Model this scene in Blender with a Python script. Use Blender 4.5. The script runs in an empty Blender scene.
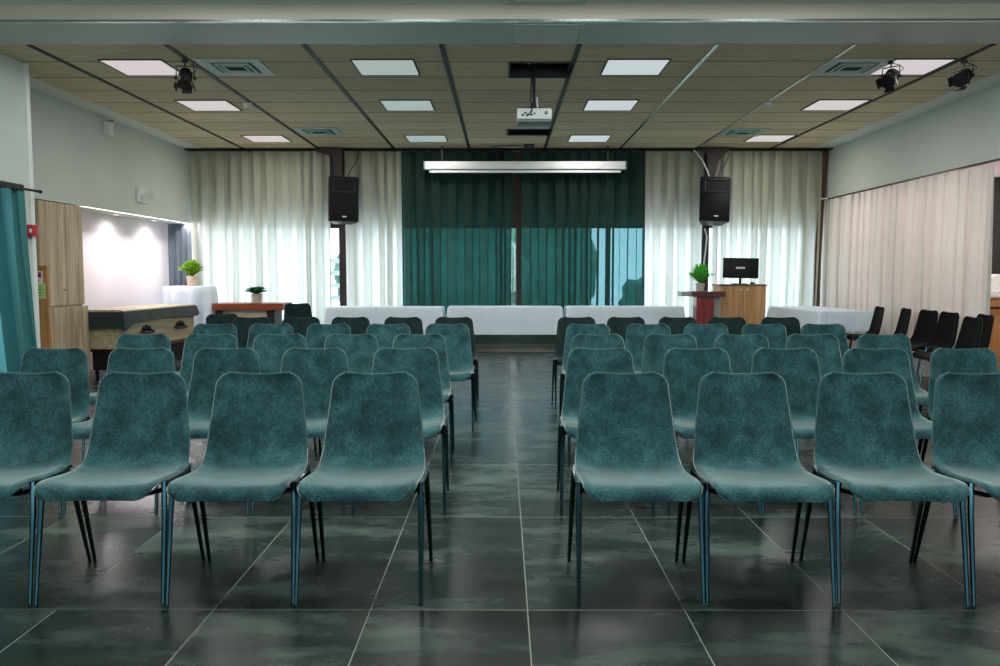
import bpy, bmesh, math, random
from mathutils import Vector, Matrix
random.seed(7)
S = bpy.context.scene
COL = S.collection
PI = math.pi
R = math.radians

# ------------------------------------------------------------------ helpers
def srgb(r, g, b):
    f = lambda c: (c / 255 / 12.92) if c / 255 <= 0.04045 else ((c / 255 + 0.055) / 1.055) ** 2.4
    return (f(r), f(g), f(b), 1.0)

def newmat(name):
    m = bpy.data.materials.new(name)
    m.use_nodes = True
    nt = m.node_tree
    for n in list(nt.nodes):
        nt.nodes.remove(n)
    out = nt.nodes.new('ShaderNodeOutputMaterial')
    return m, nt, out

def node(nt, t, **kw):
    n = nt.nodes.new(t)
    for k, v in kw.items():
        if hasattr(n, k):
            setattr(n, k, v)
        else:
            n.inputs[k.replace('_', ' ')].default_value = v
    return n

def mat(name, col, rough=0.6, metal=0.0, var=0.15, scale=(8, 8, 8), detail=4.0, spec=0.5, bump=0.0, bscale=None,
        emit=None, estr=0.0, coat=0.0, sheen=0.0, rand=False):
    """Principled surface with a noise-driven colour variation."""
    m, nt, out = newmat(name)
    p = nt.nodes.new('ShaderNodeBsdfPrincipled')
    nt.links.new(p.outputs[0], out.inputs[0])
    p.inputs['Roughness'].default_value = rough
    p.inputs['Metallic'].default_value = metal
    p.inputs['Specular IOR Level'].default_value = spec
    p.inputs['Coat Weight'].default_value = coat
    p.inputs['Sheen Weight'].default_value = sheen
    tc = nt.nodes.new('ShaderNodeTexCoord')
    mp = nt.nodes.new('ShaderNodeMapping')
    mp.inputs['Scale'].default_value = scale
    nt.links.new(tc.outputs['Object'], mp.inputs['Vector'])
    if rand:
        oi = nt.nodes.new('ShaderNodeObjectInfo')
        mul = nt.nodes.new('ShaderNodeVectorMath'); mul.operation = 'SCALE'
        mul.inputs['Scale'].default_value = 37.0
        nt.links.new(oi.outputs['Random'], mul.inputs[0])
        nt.links.new(mul.outputs[0], mp.inputs['Location'])
    nz = nt.nodes.new('ShaderNodeTexNoise')
    nz.inputs['Scale'].default_value = 1.0
    nz.inputs['Detail'].default_value = detail
    nt.links.new(mp.outputs[0], nz.inputs['Vector'])
    rp = nt.nodes.new('ShaderNodeValToRGB')
    rp.color_ramp.elements[0].position = 0.3
    rp.color_ramp.elements[1].position = 0.7
    rp.color_ramp.elements[0].color = [max(0, c * (1 - var)) for c in col[:3]] + [1]
    rp.color_ramp.elements[1].color = [min(1, c * (1 + var)) for c in col[:3]] + [1]
    nt.links.new(nz.outputs['Fac'], rp.inputs['Fac'])
    nt.links.new(rp.outputs[0], p.inputs['Base Color'])
    if bump:
        b = nt.nodes.new('ShaderNodeBump')
        b.inputs['Strength'].default_value = bump
        b.inputs['Distance'].default_value = 0.002
        src = nz
        if bscale:
            src = nt.nodes.new('ShaderNodeTexNoise'); src.inputs['Scale'].default_value = bscale
            src.inputs['Detail'].default_value = 3
            nt.links.new(tc.outputs['Object'], src.inputs['Vector'])
        nt.links.new(src.outputs['Fac'], b.inputs['Height'])
        nt.links.new(b.outputs[0], p.inputs['Normal'])
    if emit:
        p.inputs['Emission Color'].default_value = emit
        p.inputs['Emission Strength'].default_value = estr
    return m

def cloth_mat(name, col, trans_col, wd, wt, wx, xcol=(1, 1, 1, 1), var=0.12, scale=(60, 60, 4)):
    """Curtain cloth: diffuse + translucent + see-through weave (weights wd, wt, wx)."""
    m, nt, out = newmat(name)
    tc = nt.nodes.new('ShaderNodeTexCoord')
    mp = nt.nodes.new('ShaderNodeMapping'); mp.inputs['Scale'].default_value = scale
    nt.links.new(tc.outputs['Object'], mp.inputs['Vector'])
    nz = nt.nodes.new('ShaderNodeTexNoise'); nz.inputs['Scale'].default_value = 1; nz.inputs['Detail'].default_value = 3
    nt.links.new(mp.outputs[0], nz.inputs['Vector'])
    rp = nt.nodes.new('ShaderNodeValToRGB')
    rp.color_ramp.elements[0].position = .3; rp.color_ramp.elements[1].position = .7
    rp.color_ramp.elements[0].color = [c * (1 - var) for c in col[:3]] + [1]
    rp.color_ramp.elements[1].color = [min(1, c * (1 + var)) for c in col[:3]] + [1]
    nt.links.new(nz.outputs['Fac'], rp.inputs['Fac'])
    d = nt.nodes.new('ShaderNodeBsdfDiffuse'); nt.links.new(rp.outputs[0], d.inputs[0])
    t = nt.nodes.new('ShaderNodeBsdfTranslucent'); t.inputs[0].default_value = trans_col
    x = nt.nodes.new('ShaderNodeBsdfTransparent'); x.inputs[0].default_value = xcol
    a = nt.nodes.new('ShaderNodeMixShader'); a.inputs[0].default_value = wt / (wd + wt)
    nt.links.new(d.outputs[0], a.inputs[1]); nt.links.new(t.outputs[0], a.inputs[2])
    b = nt.nodes.new('ShaderNodeMixShader'); b.inputs[0].default_value = wx
    nt.links.new(a.outputs[0], b.inputs[1]); nt.links.new(x.outputs[0], b.inputs[2])
    nt.links.new(b.outputs[0], out.inputs[0])
    return m

def wood(name, c1, c2, rough=0.5, axis='Z', scale=1.0, coat=0.0):
    m, nt, out = newmat(name)
    p = nt.nodes.new('ShaderNodeBsdfPrincipled'); nt.links.new(p.outputs[0], out.inputs[0])
    p.inputs['Roughness'].default_value = rough; p.inputs['Coat Weight'].default_value = coat
    tc = nt.nodes.new('ShaderNodeTexCoord'); mp = nt.nodes.new('ShaderNodeMapping')
    s = [28 * scale] * 3; s['XYZ'.index(axis)] = 1.6 * scale
    mp.inputs['Scale'].default_value = s
    nt.links.new(tc.outputs['Object'], mp.inputs['Vector'])
    nz = nt.nodes.new('ShaderNodeTexNoise'); nz.inputs['Scale'].default_value = 1.0
    nz.inputs['Detail'].default_value = 6; nz.inputs['Distortion'].default_value = .6
    nt.links.new(mp.outputs[0], nz.inputs['Vector'])
    rp = nt.nodes.new('ShaderNodeValToRGB')
    rp.color_ramp.elements[0].position = .34; rp.color_ramp.elements[1].position = .66
    rp.color_ramp.elements[0].color = c1; rp.color_ramp.elements[1].color = c2
    nt.links.new(nz.outputs['Fac'], rp.inputs['Fac']); nt.links.new(rp.outputs[0], p.inputs['Base Color'])
    return m

# ---- mesh collecting
def box(bm, x0, x1, y0, y1, z0, z1, bev=0.0, M=None):
    vs = [bm.verts.new((x, y, z)) for z in (z0, z1) for y in (y0, y1) for x in (x0, x1)]
    F = [(0, 2, 3, 1), (4, 5, 7, 6), (0, 1, 5, 4), (2, 6, 7, 3), (0, 4, 6, 2), (1, 3, 7, 5)]
    fs = [bm.faces.new([vs[i] for i in f]) for f in F]
    if bev:
        es = list({e for f in fs for e in f.edges})
        r = bmesh.ops.bevel(bm, geom=es, offset=bev, segments=2, affect='EDGES', profile=.5)
        vs = list({v for f in r['faces'] for v in f.verts} | {v for v in vs if v.is_valid})
    if M is not None:
        bmesh.ops.transform(bm, matrix=M, verts=vs)
    return vs

def tube(bm, pts, rad, seg=8, cap=True):
    pts = [Vector(p) for p in pts]
    n = len(pts)
    if not isinstance(rad, (list, tuple)):
        rad = [rad] * n
    rings = []
    prev = None
    for i, p in enumerate(pts):
        t = (pts[min(i + 1, n - 1)] - pts[max(i - 1, 0)]).normalized()
        if prev is None:
            u = t.orthogonal().normalized()
        else:
            u = (prev - t * prev.dot(t))
            u = u.normalized() if u.length > 1e-6 else t.orthogonal().normalized()
        prev = u
        w = t.cross(u)
        rings.append([bm.verts.new(p + (u * math.cos(a) + w * math.sin(a)) * rad[i])
                      for a in (2 * PI * k / seg for k in range(seg))])
    for a, b in zip(rings, rings[1:]):
        for k in range(seg):
            bm.faces.new((a[k], a[(k + 1) % seg], b[(k + 1) % seg], b[k]))
    if cap:
        bm.faces.new(rings[0][::-1]); bm.faces.new(rings[-1])
    return [v for r in rings for v in r]

def lathe(bm, prof, seg=24, c=(0, 0, 0), M=None):
    rings = []
    for r, z in prof:
        rings.append([bm.verts.new((c[0] + r * math.cos(2 * PI * k / seg), c[1] + r * math.sin(2 * PI * k / seg), c[2] + z))
                      for k in range(seg)])
    for a, b in zip(rings, rings[1:]):
        for k in range(seg):
            bm.faces.new((a[k], a[(k + 1) % seg], b[(k + 1) % seg], b[k]))
    if prof[0][0] > 0:
        bm.faces.new(rings[0][::-1])
    if prof[-1][0] > 0:
        bm.faces.new(rings[-1])
    vs = [v for r in rings for v in r]
    if M is not None:
        bmesh.ops.transform(bm, matrix=M, verts=vs)
    return vs

def prism(bm, poly, d0, d1, plane='XZ', M=None):
    """extrude a 2-D outline; plane XZ extrudes along Y, YZ along X, XY along Z"""
    def P(a, b, d):
        return {'XZ': (a, d, b), 'YZ': (d, a, b), 'XY': (a, b, d)}[plane]
    A = [bm.verts.new(P(a, b, d0)) for a, b in poly]
    B = [bm.verts.new(P(a, b, d1)) for a, b in poly]
    n = len(poly)
    bm.faces.new(A); bm.faces.new(B[::-1])
    for i in range(n):
        bm.faces.new((A[i], B[i], B[(i + 1) % n], A[(i + 1) % n]))
    bmesh.ops.recalc_face_normals(bm, faces=bm.faces[:])
    if M is not None:
        bmesh.ops.transform(bm, matrix=M, verts=A + B)
    return A + B

def obj(name, bm, m, parent=None, smooth=None, label=None):
    me = bpy.data.meshes.new(name)
    bm.normal_update()
    bm.to_mesh(me); bm.free()
    me.materials.append(m)
    if smooth:
        me.shade_smooth()
        if smooth is not True:
            me.set_sharp_from_angle(angle=R(smooth))
    o = bpy.data.objects.new(name, me)
    COL.objects.link(o)
    if parent is not None:
        o.parent = parent
    if label:
        o['label'] = label
    return o

def tag(o, label, cat, group=None):
    o['label'] = label; o['category'] = cat
    if group:
        o['group'] = group
    return o

def thing(name, label, cat, loc=(0, 0, 0), rz=0.0, group=None):
    o = bpy.data.objects.new(name, None)
    o.empty_display_size = .1
    COL.objects.link(o)
    o.location = loc; o.rotation_euler = (0, 0, rz)
    return tag(o, label, cat, group)

def struct(name, bm, m, smooth=None):
    o = obj(name, bm, m, None, smooth)
    o['kind'] = 'structure'
    return o

def dup(root, loc, rz, label, group=None, name=None):
    r = root.copy(); COL.objects.link(r)
    r.location = loc; r.rotation_euler = (0, 0, rz); r['label'] = label
    if group:
        r['group'] = group
    for ch in list(root.children):
        c = ch.copy(); COL.objects.link(c); c.parent = r
        for g in ch.children:
            d = g.copy(); COL.objects.link(d); d.parent = c
    return r

def B():
    return bmesh.new()

# ------------------------------------------------------------------ materials
M_wall = mat('white plaster', srgb(198, 206, 198), .85, var=.03, scale=(2, 2, 2))
M_recess = mat('recess paint', srgb(236, 228, 234), .8, var=.02, scale=(2, 2, 2))
M_backwall = mat('beige boarded wall', srgb(92, 92, 78), .8, var=.08, scale=(14, 14, 1))
M_soffit = mat('white soffit', srgb(214, 220, 212), .8, var=.02)
M_nearceil = mat('near ceiling paint', srgb(206, 214, 204), .8, var=.02)
M_strip = mat('warm white strip', srgb(192, 184, 168), .7, var=.02)
M_face = mat('satin step face', srgb(176, 188, 178), .45, var=.02)
M_darkmetal = mat('dark t bar', srgb(14, 16, 15), .5, metal=.0, spec=.2, var=.05)
M_silver = mat('silver bar', srgb(170, 178, 172), .25, metal=.9, var=.05)
M_legs = mat('black lacquered steel', srgb(52, 84, 92), .16, metal=1.0, var=.1)  # legs are black; the teal of their reflections is put into this colour
M_black = mat('matt black', srgb(14, 16, 16), .55, var=.15)
M_blackplastic = mat('black plastic', srgb(11, 15, 15), .5, var=.1, spec=.25)
M_grille = mat('speaker grille', srgb(9, 13, 13), .6, spec=.2, var=.4, scale=(300, 300, 300), detail=1)
M_whiteplastic = mat('white plastic', srgb(225, 228, 224), .4, var=.03)
M_greyface = mat('grey plastic', srgb(110, 124, 116), .5, var=.05)
M_lampframe = mat('lamp frame', srgb(30, 34, 32), .5, var=.05)
M_vent = mat('pale green vent', srgb(158, 188, 178), .45, var=.03)
M_red = mat('red plastic', srgb(176, 22, 32), .4, var=.05)
M_linen = mat('white linen', srgb(228, 240, 250), .85, var=.02, scale=(5, 5, 5), bump=.3, bscale=300)
M_mahog = wood('mahogany', srgb(70, 12, 14), srgb(110, 26, 24), .3, 'X', coat=.4)
M_mahogV = wood('mahogany upright', srgb(104, 14, 16), srgb(156, 34, 30), .3, 'Z', coat=.4)
M_brownwood = wood('reddish brown wood', srgb(116, 52, 24), srgb(152, 74, 36), .4, 'X')
M_oak = wood('oak veneer', srgb(176, 130, 82), srgb(214, 168, 114), .5, 'Z', .7)
M_oaktop = wood('oak top', srgb(92, 74, 58), srgb(122, 98, 74), .5, 'X')
M_ward = wood('limed wardrobe wood', srgb(158, 134, 104), srgb(206, 186, 156), .55, 'Z', .7)
M_tan = wood('tan board', srgb(158, 112, 66), srgb(184, 136, 86), .55, 'Z', .6)
M_pale = wood('pale coffin wood', srgb(150, 138, 108), srgb(188, 176, 146), .5, 'Y', .6)
M_honey = wood('honey pine', srgb(176, 116, 54), srgb(214, 150, 78), .45, 'Z', .7)
M_post = wood('dark timber', srgb(30, 22, 18), srgb(54, 40, 32), .6, 'Z', .7)
M_post2 = wood('red brown timber', srgb(66, 42, 30), srgb(100, 64, 46), .6, 'Z', .7)
M_plinth = wood('weathered plinth', srgb(150, 128, 104), srgb(232, 226, 206), .8, 'X', .25)
M_cream = mat('cream panel', srgb(222, 206, 184), .6, var=.03)
M_acrylic = mat('frosted grey acrylic', srgb(150, 160, 150), .3, var=.05)
M_velvet = mat('dark green velvet', srgb(16, 40, 40), .8, var=.2, scale=(40, 40, 40), sheen=.2)
M_pot = mat('stone pot', srgb(190, 188, 176), .7, var=.12, scale=(30, 30, 30))
M_pinkpot = mat('pink ceramic', srgb(222, 190, 174), .5, var=.05)



M_soil = mat('potting soil', srgb(40, 30, 22), .9, var=.3)
M_counter = mat('pale counter', srgb(222, 214, 204), .35, var=.03)
M_chalk = mat('black board', srgb(26, 27, 27), .6, var=.15, scale=(3, 3, 3))
M_paper = mat('white paper', srgb(226, 222, 222), .8, var=.02)
M_paperg = mat('green paper', srgb(172, 206, 128), .8, var=.03)
M_ink = mat('dark print', srgb(90, 52, 62), .8, var=.2, scale=(90, 90, 90))
M_inkg = mat('green print', srgb(92, 138, 78), .8, var=.1)
M_inkr = mat('red print', srgb(196, 60, 62), .8, var=.1)
M_track = mat('track metal', srgb(60, 66, 62), .35, metal=.8, var=.05)
M_ground = mat('pale paving', srgb(190, 190, 184), .8, var=.1)
M_hedge = mat('hedge leaves', srgb(58, 120, 102), .7, var=.5, scale=(6, 6, 6))
M_house = mat('white render', srgb(240, 240, 238), .8, var=.03)
M_slat = mat('white slats', srgb(230, 238, 242), .6, var=.03)
M_winframe = mat('dark window frame', srgb(40, 42, 40), .5, var=.1)

M_sheer = cloth_mat('white sheer', srgb(182, 180, 154), srgb(236, 242, 246), .54, .40, .04)
M_sheerside = cloth_mat('white side curtain', srgb(244, 238, 232), srgb(240, 232, 226), .8, .2, .005, var=.04)
M_drape = cloth_mat('dark green voile', srgb(50, 64, 57), srgb(36, 84, 80), .72, .28, .22, xcol=srgb(176, 224, 232))
M_grey = cloth_mat('blue grey curtain', srgb(120, 128, 138), srgb(110, 126, 140), .7, .3, .02)
M_teal = cloth_mat('teal curtain', srgb(82, 138, 138), srgb(92, 150, 156), .6, .4, 0.0)

M_leaf1 = cloth_mat('bright fern', srgb(122, 164, 50), srgb(120, 170, 44), .6, .4, 0, var=.35, scale=(30, 30, 30))
M_leaf2 = cloth_mat('dark leaves', srgb(50, 104, 62), srgb(50, 110, 60), .7, .3, 0, var=.35, scale=(30, 30, 30))
M_leaf3 = cloth_mat('fresh leaves', srgb(104, 200, 84), srgb(110, 210, 86), .6, .4, 0, var=.35, scale=(30, 30, 30))

def fabric(name, ca, cb, cc, sheen=1.0):
    m, nt, out = newmat(name)
    p = nt.nodes.new('ShaderNodeBsdfPrincipled'); nt.links.new(p.outputs[0], out.inputs[0])
    p.inputs['Roughness'].default_value = .9
    p.inputs['Specular IOR Level'].default_value = .15
    p.inputs['Sheen Weight'].default_value = sheen
    p.inputs['Sheen Roughness'].default_value = .35
    p.inputs['Sheen Tint'].default_value = srgb(216, 222, 214)
    tc = nt.nodes.new('ShaderNodeTexCoord'); oi = nt.nodes.new('ShaderNodeObjectInfo')
    sc = nt.nodes.new('ShaderNodeVectorMath'); sc.operation = 'SCALE'; sc.inputs['Scale'].default_value = 23.0
    nt.links.new(oi.outputs['Location'], sc.inputs[0])
    ad = nt.nodes.new('ShaderNodeVectorMath'); ad.operation = 'ADD'
    nt.links.new(tc.outputs['Object'], ad.inputs[0]); nt.links.new(sc.outputs[0], ad.inputs[1])
    big = node(nt, 'ShaderNodeTexNoise', Scale=9.0, Detail=9.0, Roughness=.7, Distortion=.2)
    nt.links.new(ad.outputs[0], big.inputs['Vector'])
    fine = node(nt, 'ShaderNodeTexNoise', Scale=170.0, Detail=3.0, Roughness=.7)
    nt.links.new(tc.outputs['Object'], fine.inputs['Vector'])
    r1 = nt.nodes.new('ShaderNodeValToRGB')
    e = r1.color_ramp.elements
    e[0].position = .32; e[0].color = ca
    e[1].position = .72; e[1].color = cc
    k = e.new(.5); k.color = cb
    nt.links.new(big.outputs['Fac'], r1.inputs['Fac'])
    r2 = nt.nodes.new('ShaderNodeValToRGB')
    r2.color_ramp.elements[0].position = .36; r2.color_ramp.elements[0].color = (.45, .45, .45, 1)
    r2.color_ramp.elements[1].position = .64; r2.color_ramp.elements[1].color = (1.45, 1.45, 1.45, 1)
    nt.links.new(fine.outputs['Fac'], r2.inputs['Fac'])
    mx = nt.nodes.new('ShaderNodeMix'); mx.data_type = 'RGBA'; mx.blend_type = 'MULTIPLY'
    mx.inputs['Factor'].default_value = 1.0
    nt.links.new(r1.outputs[0], mx.inputs['A']); nt.links.new(r2.outputs[0], mx.inputs['B'])
    nt.links.new(mx.outputs['Result'], p.inputs['Base Color'])
    b = node(nt, 'ShaderNodeBump', Strength=.5, Distance=.002)
    nt.links.new(fine.outputs['Fac'], b.inputs['Height']); nt.links.new(b.outputs[0], p.inputs['Normal'])
    return m
M_fabric = fabric('teal chenille', srgb(26, 48, 50), srgb(39, 73, 76), srgb(62, 99, 100))
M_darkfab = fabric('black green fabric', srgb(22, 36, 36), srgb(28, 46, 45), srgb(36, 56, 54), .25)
M_blackfab = fabric('black upholstery', srgb(6, 9, 9), srgb(9, 13, 13), srgb(14, 19, 18), .05)
M_piping = mat('teal piping', srgb(60, 88, 88), .8, var=.2, scale=(200, 200, 200))
M_darkpiping = mat('dark piping', srgb(40, 60, 58), .8, var=.2, scale=(200, 200, 200))

def floor_mat():
    m, nt, out = newmat('large grey tiles')
    p = nt.nodes.new('ShaderNodeBsdfPrincipled'); nt.links.new(p.outputs[0], out.inputs[0])
    tc = nt.nodes.new('ShaderNodeTexCoord')
    sp = nt.nodes.new('ShaderNodeSeparateXYZ'); nt.links.new(tc.outputs['Object'], sp.inputs[0])
    def math_(op, a, b=None, c=None):
        n = nt.nodes.new('ShaderNodeMath'); n.operation = op
        for i, v in enumerate((a, b, c)):
            if v is None: continue
            if isinstance(v, (int, float)): n.inputs[i].default_value = v
            else: nt.links.new(v, n.inputs[i])
        return n.outputs[0]
    W, L, X0, Y0, G = .6, 1.17, .094, 2.97, .0034
    u = math_('DIVIDE', math_('SUBTRACT', sp.outputs['X'], X0), W)
    v = math_('DIVIDE', math_('SUBTRACT', sp.outputs['Y'], Y0), L)
    du = math_('MULTIPLY', math_('ABSOLUTE', math_('SUBTRACT', math_('FRACT', math_('ADD', u, .5)), .5)), W)
    dv = math_('MULTIPLY', math_('ABSOLUTE', math_('SUBTRACT', math_('FRACT', math_('ADD', v, .5)), .5)), L)
    g = math_('LESS_THAN', math_('MINIMUM', du, dv), G / 2 * 1.3)
    cb = nt.nodes.new('ShaderNodeCombineXYZ')
    nt.links.new(math_('FLOOR', u), cb.inputs[0]); nt.links.new(math_('FLOOR', v), cb.inputs[1])
    wn = nt.nodes.new('ShaderNodeTexWhiteNoise'); wn.noise_dimensions = '3D'
    nt.links.new(cb.outputs[0], wn.inputs['Vector'])
    off = nt.nodes.new('ShaderNodeVectorMath'); off.operation = 'SCALE'; off.inputs['Scale'].default_value = 9
    nt.links.new(wn.outputs['Color'], off.inputs[0])
    ad = nt.nodes.new('ShaderNodeVectorMath'); ad.operation = 'ADD'
    nt.links.new(tc.outputs['Object'], ad.inputs[0]); nt.links.new(off.outputs[0], ad.inputs[1])
    mp = nt.nodes.new('ShaderNodeMapping'); mp.inputs['Scale'].default_value = (1.4, 3.2, 1)
    nt.links.new(ad.outputs[0], mp.inputs['Vector'])
    n1 = node(nt, 'ShaderNodeTexNoise', Scale=1.0, Detail=9.0, Roughness=.66, Distortion=.0)
    nt.links.new(mp.outputs[0], n1.inputs['Vector'])
    rp = nt.nodes.new('ShaderNodeValToRGB')
    e = rp.color_ramp.elements
    e[0].position = .36; e[0].color = srgb(19, 25, 22)
    e[1].position = .75; e[1].color = srgb(86, 99, 90)
    k = e.new(.52); k.color = srgb(34, 43, 39)
    nt.links.new(n1.outputs['Fac'], rp.inputs['Fac'])
    hs = nt.nodes.new('ShaderNodeHueSaturation')
    nt.links.new(rp.outputs[0], hs.inputs['Color'])
    nt.links.new(math_('MULTIPLY_ADD', wn.outputs['Value'], .5, .75), hs.inputs['Value'])
    mx = nt.nodes.new('ShaderNodeMix'); mx.data_type = 'RGBA'
    nt.links.new(g, mx.inputs['Factor']); nt.links.new(hs.outputs[0], mx.inputs['A'])
    mx.inputs['B'].default_value = srgb(112, 116, 108)
    nt.links.new(mx.outputs['Result'], p.inputs['Base Color'])
    rr = math_('MULTIPLY_ADD', n1.outputs['Fac'], .14, .20)
    nt.links.new(math_('MULTIPLY_ADD', g, .4, rr), p.inputs['Roughness'])
    p.inputs['Specular IOR Level'].default_value = .38
    return m
M_floor = floor_mat()

def ceil_mat():
    m, nt, out = newmat('wood wool ceiling boards')
    p = nt.nodes.new('ShaderNodeBsdfPrincipled'); nt.links.new(p.outputs[0], out.inputs[0])
    p.inputs['Roughness'].default_value = .8
    tc = nt.nodes.new('ShaderNodeTexCoord')
    sp = nt.nodes.new('ShaderNodeSeparateXYZ'); nt.links.new(tc.outputs['Object'], sp.inputs[0])
    def math_(op, a, b=None, c=None):
        n = nt.nodes.new('ShaderNodeMath'); n.operation = op
        for i, v in enumerate((a, b, c)):
            if v is None: continue
            if isinstance(v, (int, float)): n.inputs[i].default_value = v
            else: nt.links.new(v, n.inputs[i])
        return n.outputs[0]
    v = math_('DIVIDE', math_('SUBTRACT', sp.outputs['Y'], 7.115), .6)
    dv = math_('MULTIPLY', math_('ABSOLUTE', math_('SUBTRACT', math_('FRACT', math_('ADD', v, .5)), .5)), .6)
    g = math_('LESS_THAN', dv, .010)
    u = math_('FLOOR', math_('DIVIDE', math_('SUBTRACT', sp.outputs['X'], .665), 1.203))
    cb = nt.nodes.new('ShaderNodeCombineXYZ'); nt.links.new(u, cb.inputs[0]); nt.links.new(math_('FLOOR', v), cb.inputs[1])
    wn = nt.nodes.new('ShaderNodeTexWhiteNoise'); nt.links.new(cb.outputs[0], wn.inputs['Vector'])
    mp = nt.nodes.new('ShaderNodeMapping'); mp.inputs['Scale'].default_value = (3, 26, 1)
    nt.links.new(tc.outputs['Object'], mp.inputs['Vector'])
    n1 = node(nt, 'ShaderNodeTexNoise', Scale=1.0, Detail=7.0, Roughness=.7)
    nt.links.new(mp.outputs[0], n1.inputs['Vector'])
    rp = nt.nodes.new('ShaderNodeValToRGB')
    rp.color_ramp.elements[0].position = .3; rp.color_ramp.elements[0].color = srgb(188, 176, 140)
    rp.color_ramp.elements[1].position = .7; rp.color_ramp.elements[1].color = srgb(220, 208, 172)
    nt.links.new(n1.outputs['Fac'], rp.inputs['Fac'])
    hs = nt.nodes.new('ShaderNodeHueSaturation'); nt.links.new(rp.outputs[0], hs.inputs['Color'])
    nt.links.new(math_('MULTIPLY_ADD', wn.outputs['Value'], .22, .89), hs.inputs['Value'])
    mx = nt.nodes.new('ShaderNodeMix'); mx.data_type = 'RGBA'
    nt.links.new(g, mx.inputs['Factor']); nt.links.new(hs.outputs[0], mx.inputs['A'])
    mx.inputs['B'].default_value = srgb(44, 40, 32)
    nt.links.new(mx.outputs['Result'], p.inputs['Base Color'])
    return m
M_ceil = ceil_mat()

def glass_mat():
    m, nt, out = newmat('window glass')
    t = nt.nodes.new('ShaderNodeBsdfTransparent'); t.inputs[0].default_value = (.95, .98, .98, 1)
    g = nt.nodes.new('ShaderNodeBsdfGlossy'); g.inputs['Roughness'].default_value = .02
    mx = nt.nodes.new('ShaderNodeMixShader'); mx.inputs[0].default_value = .06
    nt.links.new(t.outputs[0], mx.inputs[1]); nt.links.new(g.outputs[0], mx.inputs[2])
    nt.links.new(mx.outputs[0], out.inputs[0])
    return m
M_glass = glass_mat()

# ------------------------------------------------------------------ room shell
ZC, ZN, YS = 3.28, 3.405, 7.11      # board ceiling, near ceiling, step between them
XL, XR, YB = -5.08, 5.24, 13.34     # side walls and back wall
YR = -4.5                           # rear wall, behind the camera

b = B(); box(b, -5.6, 6.6, YR - .1, YB + .2, -.12, 0); struct('floor', b, M_floor)
# board ceiling with two open cells
b = B()
xs = [-4.80, .05, .67, 4.93]; ys = [YS + .02, 7.74, 8.33, 11.24, 11.74, YB]
for i in range(3):
    for j in range(5):
        if i == 1 and j in (1, 3):
            continue
        box(b, xs[i], xs[i + 1], ys[j], ys[j + 1], ZC, ZC + .03)
struct('ceiling', b, M_ceil)
b = B(); box(b, -5.6, 6.6, YR - .1, YB + .2, ZC + .5, ZC + .55); box(b, -5.65, -5.6, YR - .1, YB + .2, ZC - .2, ZC + .55); box(b, 6.6, 6.65, YR - .1, YB + .2, ZC - .9, ZC + .55); struct('ceiling_slab', b, M_black)
b = B(); box(b, XL - .02, -4.80, YS, YB, ZC - .002, ZC + .03); struct('trim_1', b, M_soffit)
b = B(); box(b, 4.93, XR + .02, YS, YB, ZC - .002, ZC + .03); struct('trim_2', b, M_soffit)
# near ceiling, bulkhead with a partition track along its lower edge
YF = 6.50
b = B()
for q in ((-5.6, .055, YR, YF), (.62, 6.6, YR, YF), (.055, .62, YR, 5.86), (.055, .62, 6.44, YF)):
    box(b, q[0], q[1], q[2], q[3], ZN, ZN + .05)
struct('ceiling_near', b, M_nearceil)
b = B(); box(b, -5.6, 6.6, YF, YF + .03, ZC + .012, ZN + .05); struct('trim_3', b, M_strip)
b = B()
box(b, -4.6, 5.3, YF - .006, YF + .03, ZC - .006, ZC + .012)
struct('trim_4', b, M_silver)
b = B(); box(b, -5.6, 6.6, YF + .03, YS + .02, ZC - .004, ZC + .05); struct('trim_5', b, M_face)
# dark T bars of the board ceiling; silver on two stands for reflected light
for k in range(-4, 4):
    x = .665 + 1.203 * k
    w = .022 if k not in (1, 2) else .016
    b = B(); box(b, x - w, x + w, YS + .04, YB - .01, ZC - .008, ZC)
    struct('trim_%d' % (10 + k + 4), b, M_silver if k in (1, 2) else M_darkmetal)

# left side
b = B(); box(b, -5.6, XL, 7.81, YB, 2.10, ZC + .03); struct('wall_left_upper', b, M_wall)
b = B(); box(b, -5.6, -5.5, 7.81, YB, 0, 2.10); struct('wall_left', b, M_recess)
b = B()
box(b, -4.76, -4.56, YR, 5.4, 0, ZN); box(b, -4.76, -4.56, 7.1, 7.81, 0, ZN)
box(b, -4.76, -4.56, 5.4, 7.1, 2.0, ZN); box(b, -4.76, -4.56, 5.4, 7.1, 0, .25)
box(b, -5.6, -4.76, 7.71, 7.81, 0, ZN)
struct('wall_left_near', b, M_wall)
b = B()
for q in ((5.4, 5.46, .25, 2.0), (7.04, 7.1, .25, 2.0), (5.46, 7.04, .25, .31), (5.46, 7.04, 1.94, 2.0), (6.22, 6.28, .31, 1.94)):
    box(b, -4.70, -4.64, q[0], q[1], q[2], q[3])
w8 = struct('window_8', b, M_winframe)
b = B(); box(b, -4.675, -4.669, 5.46, 7.04, .31, 1.94); obj('window_pane', b, M_glass, w8)
b = B(); box(b, -4.562, -4.545, 7.755, 7.815, 0, ZC + .02); struct('trim_20', b, M_whiteplastic)
# right side
b = B(); box(b, XR, 5.32, 5.0, YB, 2.50, ZN); struct('wall_right_upper', b, M_wall)
b = B(); box(b, 5.32, 6.6, 5.0, YB, 2.52, 2.60); struct('ceiling_alcove', b, M_recess)
b = B(); box(b, 6.5, 6.6, 5.0, YB, 0, 2.52); struct('wall_right', b, M_recess)
b = B(); box(b, XR, 6.6, YR, 5.0, 0, ZN); struct('wall_right_near', b, M_wall)
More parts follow.
